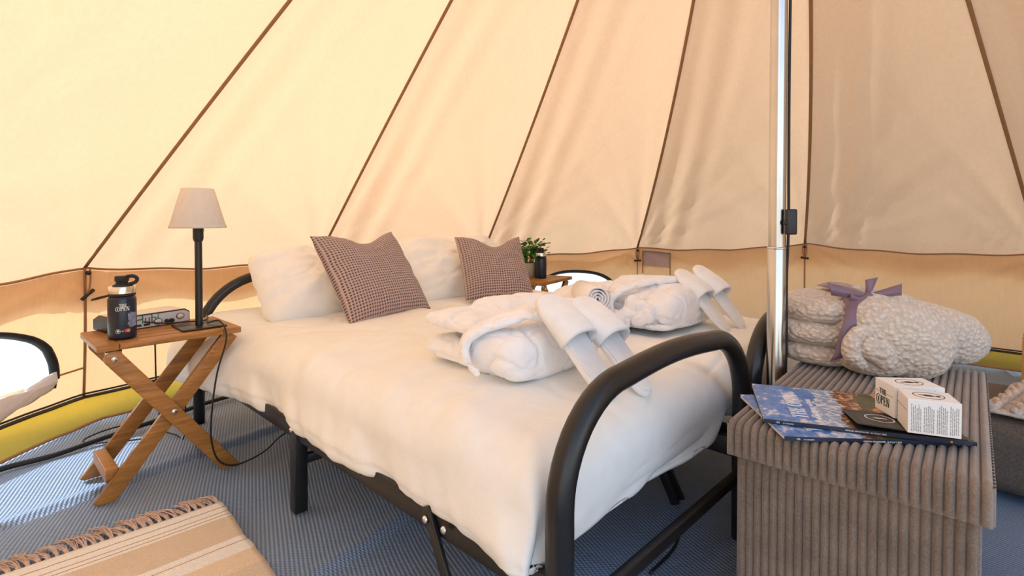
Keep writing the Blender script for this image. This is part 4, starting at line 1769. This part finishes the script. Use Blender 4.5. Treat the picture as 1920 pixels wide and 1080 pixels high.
em = oval(.024, .024, .0022)
em.add([(-.013, -.001, 0), (-.004, .0035, 0), (.012, .0025, 0), (.012, -.0015, 0), (-.004, -.0020, 0)], [(0, 1, 4), (1, 2, 3, 4)])
em.v = [Vector((v.x + .052, v.y + .058, leaf_up((v.x + .052) / .165, (v.y + .058) / .098)[2] + .0009)) for v in em.v]
em.build('emblem', M['white_ink'], lf, False)
ln = MB()
for i in range(3):
    ln.box((.095 + i * .012, .030, .0048 - i * .0005), (.099 + i * .012, .085, .0052 - i * .0005))
tag(ln.build('small_print', M['grey_ink'], lf, False), kind='stuff')


# white gift boxes -----------------------------------------------------
def make_box(mtx, dims, label, lettered):
    w, d, h = dims
    root = local_thing('gift_box', mtx, label, 'box', 'small white printed boxes')
    MB().box((0, 0, 0), (w, d, h), r=.0008).build('carton', M['paper'], root, False)
    MB().box((-.0006, .004, h - .0225), (.0002, d - .002, h - .0218)).build('flap_edge', M['grey_ink'], root, False)
    o = oval(.0235, .0185, .0014)
    o.v = [Vector((v.x + w / 2, v.y + d / 2, h + .0004)) for v in o.v]
    o.build('printed_oval', M['ink'], root, False)
    # trophy-like silhouette lying in the oval
    c = MB()
    prof_ = [(-.016, .001), (-.012, .0018), (-.008, .0014), (-.006, .0042), (.004, .0050), (.006, .0022), (.010, .0016), (.012, .0040), (.017, .0036)]
    vs = [(x, y, 0) for x, y in prof_] + [(x, -y, 0) for x, y in prof_]
    n = len(prof_)
    c.add([(x + w / 2, y + d / 2, h + .0004) for x, y, z in vs], [(i, i + 1, n + i + 1, n + i) for i in range(n - 1)])
    c.build('printed_cup', M['ink'], root, False)
    if lettered:      # lettering on the side facing -x
        SD = Matrix.Translation((-.0004, d, 0)) @ Matrix.Rotation(-PI / 2, 4, 'Z') @ Matrix.Rotation(PI / 2, 4, 'X')
        t1, w1 = serif('THE', .0105, .0002, .9)
        t2, w2 = serif('QPEN', .0165, .0002, .78)
        MB().add(t1.v, t1.f, SD @ Matrix.Translation((.016, h - .026, 0))).build('lettering', M['ink'], root, False)
        MB().add(t2.v, t2.f, SD @ Matrix.Translation((.005, h - .046, 0))).build('lettering', M['ink'], root, False)
    r_ = random.Random(3)
    pr_ = MB()
    for i in range(26):
        if i % 7 == 6:
            continue
        x = .005 + (w - .010) * i / 25
        z = h - .006 - r_.uniform(0, .010)
        while z > .006:
            z2 = max(.004, z - r_.uniform(.002, .007))
            pr_.box((x, -.0004, z2), (x + .0009, .0, z))
            z = z2 - r_.uniform(.0006, .0018)
    tag(pr_.build('small_print', M['grey_ink'], root, False), kind='stuff')
    return root


zb = OH + .0250
make_box(frame((.694, .922, zb), (.922, -.385, 0)), (.076, .062, .060), 'white printed box in front, its text side facing the camera', False)
make_box(frame((.712, .935, zb), (.995, -.10, 0)) @ Matrix.Translation((0, .052, 0)), (.088, .062, .060), 'white box behind the other, black lettering on its side', True)

# ================================================================== rug
t = NT('striped_rug')
tc = t.n('ShaderNodeTexCoord')
sep = t.n('ShaderNodeSeparateXYZ')
t.l(tc.outputs['Object'], sep.inputs[0])
nz = t.noise(tc.outputs['Object'], 60, 3)
fine = t.noise(t.coord(scale=(60, 160, 60)), 4, 3, .7)
xw = t.math('ADD', sep.outputs[0], t.math('MULTIPLY', t.math('SUBTRACT', nz, .5), .004))
cream, tan, brown, gold_ = hexc(254, 250, 242), hexc(232, 212, 186), hexc(192, 166, 140), hexc(244, 222, 190)
seq = [(0, cream), (.030, brown), (.0335, cream), (.056, brown), (.0595, cream), (.078, brown), (.0815, cream), (.092, tan), (.215, cream), (.240, brown), (.2435, cream), (.266, brown), (.2695, cream), (.290, gold_), (.36, tan), (.44, cream), (.47, brown), (.474, cream), (.52, tan), (.64, cream), (.7, gold_), (.8, tan), (.9, cream)]
st = t.ramp(t.math('MULTIPLY', xw, 1.0), seq, 'CONSTANT')
yarn = t.ramp(fine, [(.35, (.80, .78, .76)), (.65, (1.15, 1.15, 1.15))])
cc = t.mix(.55, st, t.mix(1.0, st, yarn, 'MULTIPLY'))
M['rug'] = t.principled(cc, .95, 0, t.bump(t.math('ADD', fine, t.wave(t.coord(), 70, 'X')), .55, .004), .2, .1)
rug = local_thing('rug', frame((-.863, 1.555, .006), (.690, -.724, 0)), 'cream and tan striped woven rug with fringed end, in the near corner', 'rug')
RWD, RLN = .72, 1.25


def rug_fn(i, j):
    x, y = RLN * i, -RWD * j
    y += (.006 * noise.noise((x * 7, 1, 0)) + .004 * noise.noise((x * 20, 4, 0))) * (1 - 2 * j)
    z = .003 + .005 * noise.noise((x * 2.5, y * 2.5, 0)) + .004 * sstep(.06, 0, x)
    return (x, y, max(.001, z))


MB().grid(rug_fn, 90, 50).build('rug_body', M['rug'], rug, solid=.007)
rng = random.Random(11)
nt = 40
for k in range(nt):
    y = -RWD * (k + .5) / nt
    mb = MB()
    bend_ = -.03 + .035 * noise.noise((k * .45, 2, 0)) + rng.uniform(-.012, .012)
    ln_ = .082 + .03 * noise.noise((k * .6, 7, 0))
    lift = rng.uniform(.004, .014)
    for s_ in range(12):
        q = rng.uniform(-.009, .009)
        tip = Vector((-ln_ * rng.uniform(.75, 1.1), y + bend_ + rng.uniform(-.016, .016), .004))
        mid = Vector((-ln_ * .5, y + bend_ * .35 + q, lift + rng.uniform(0, .007)))
        mb.tube(catmull([(.004, y + q * .7, .006), (-.012, y + q * .5, .009), mid, tip], 4), .0011, 4)
    mb.tube([(.003, y - .003, .006), (-.006, y, .008), (-.013, y + .001, .008)], [.003, .0045, .002], 6)
    mb.build('tassel', M['tassel'], rug)

# ================================================================== right edge: floor cushion, stool
M['tweed'] = plain('tweed_cushion', hexc(98, 88, 80), .95, vary=.25, scale=150, bump=.6, bscale=200)
M['braid'] = plain('braid_wool', hexc(196, 184, 174), .95, vary=.25, scale=70, bump=.5, bscale=180)
fc = local_thing('floor_cushion', Matrix.Translation((1.475, 1.60, .003)) @ Matrix.Rotation(math.radians(35), 4, 'Z'), 'dark grey-brown floor cushion right of the ottoman', 'cushion')
fuse([ell((.26, .02, .125), (.27, .26, .125), (0, 0, 0), 4.5, 48, 28)], .012, 2, 'cushion_body', M['tweed'], fc, lambda c: .004 * noise.noise(c * 8))
th_ = local_thing('throw', Matrix.Translation((1.475, 1.60, .256)) @ Matrix.Rotation(math.radians(35), 4, 'Z'), 'off-white braided throw lying on the dark floor cushion', 'throw')
MB().grid(lambda i, j: (.02 + .43 * i, -.235 + .28 * j + .006 * math.sin(i * 9), .004 + .003 * noise.noise((i * 5, j * 5, 0))), 24, 16).build('throw_cloth', M['braid'], th_, solid=.008)
for r_ in range(5):
    y = -.20 + r_ * .055
    a1 = [(.03 + .04 * i, y + .010 * math.sin(i * 1.9), .012 + .007 * math.cos(i * 1.9)) for i in range(11)]
    a2 = [(.03 + .04 * i, y + .010 * math.sin(i * 1.9 + PI), .012 + .007 * math.cos(i * 1.9 + PI)) for i in range(11)]
    MB().tube(catmull(a1, 4), .0105, 7).build('braid', M['braid'], th_)
    MB().tube(catmull(a2, 4), .0105, 7).build('braid', M['braid'], th_)

sto = empty('wooden_stool', (2.715, 2.535, 0), 0)
tag(sto, 'low pale wooden stool, only one leg in view at the right edge', 'stool')
for sx in (-1, 1):
    for sy in (-1, 1):
        MB().box((sx * .12 - .014, sy * .12 - .014, 0), (sx * .12 + .014, sy * .12 + .014, .255), r=.003).build('leg', M['wood_pale'], sto)
MB().box((-.132, -.132, .255), (.132, .132, .28), r=.004).build('seat', M['wood_pale'], sto)
for sy in (-1, 1):
    MB().box((-.11, sy * .12 - .008, .10), (.11, sy * .12 + .008, .125)).build('rail', M['wood_pale'], sto)


# ================================================================== cables
def cable(pts, r, label, name='cable', n=8):
    o = MB().tube(catmull(pts, n), r, 8).build(name, M['rubber'])
    return tag(o, label, 'cable')


cable([(-1.735, 1.735, .012), (-1.70, 1.79, .012), (-1.63, 1.87, .012), (-1.57, 2.01, .012), (-1.47, 2.22, .012), (-1.385, 2.42, .012), (-1.28, 2.55, .012), (-1.10, 2.62, .012)], .0095,
      'thick black power cable along the floor behind the lamp table')
cable([(-1.062, 1.838, .4895), (-1.040, 1.850, .497), (-1.010, 1.825, .500), (-.965, 1.775, .484), (-.958, 1.765, .440), (-.980, 1.75, .34), (-.998, 1.75, .22), (-1.008, 1.76, .12), (-.995, 1.775, .04), (-.96, 1.80, .008), (-.92, 1.85, .007), (-.90, 1.93, .007), (-.90, 2.05, .007), (-.86, 2.16, .007), (-.74, 2.24, .007)], .0028,
      'thin black lamp cable looping over the table edge to the floor')
cable([(-1.27, 1.80, .503), (-1.20, 1.81, .496), (-1.13, 1.845, .494), (-1.10, 1.90, .4905), (-1.16, 2.00, .488), (-1.20, 2.015, .45), (-1.235, 2.00, .25), (-1.26, 2.02, .02), (-1.32, 2.06, .007), (-1.44, 2.12, .007)], .0026,
      'thin black cable from the power pack down behind the table')
cable([(-1.345, 1.955, .50), (-1.37, 2.01, .49), (-1.375, 2.03, .40), (-1.365, 2.02, .20), (-1.36, 2.03, .03), (-1.42, 2.02, .008), (-1.58, 1.98, .008), (-1.64, 2.02, .008), (-1.60, 2.14, .008), (-1.46, 2.16, .008)], .0030,
      'black cable hanging behind the table and coiling by the wall')
cable([(.33, 1.25, .008), (.42, 1.35, .008), (.50, 1.50, .008), (.66, 1.66, .008), (.80, 1.80, .008)], .004,
      'thin black cable lying under the foot of the beds')
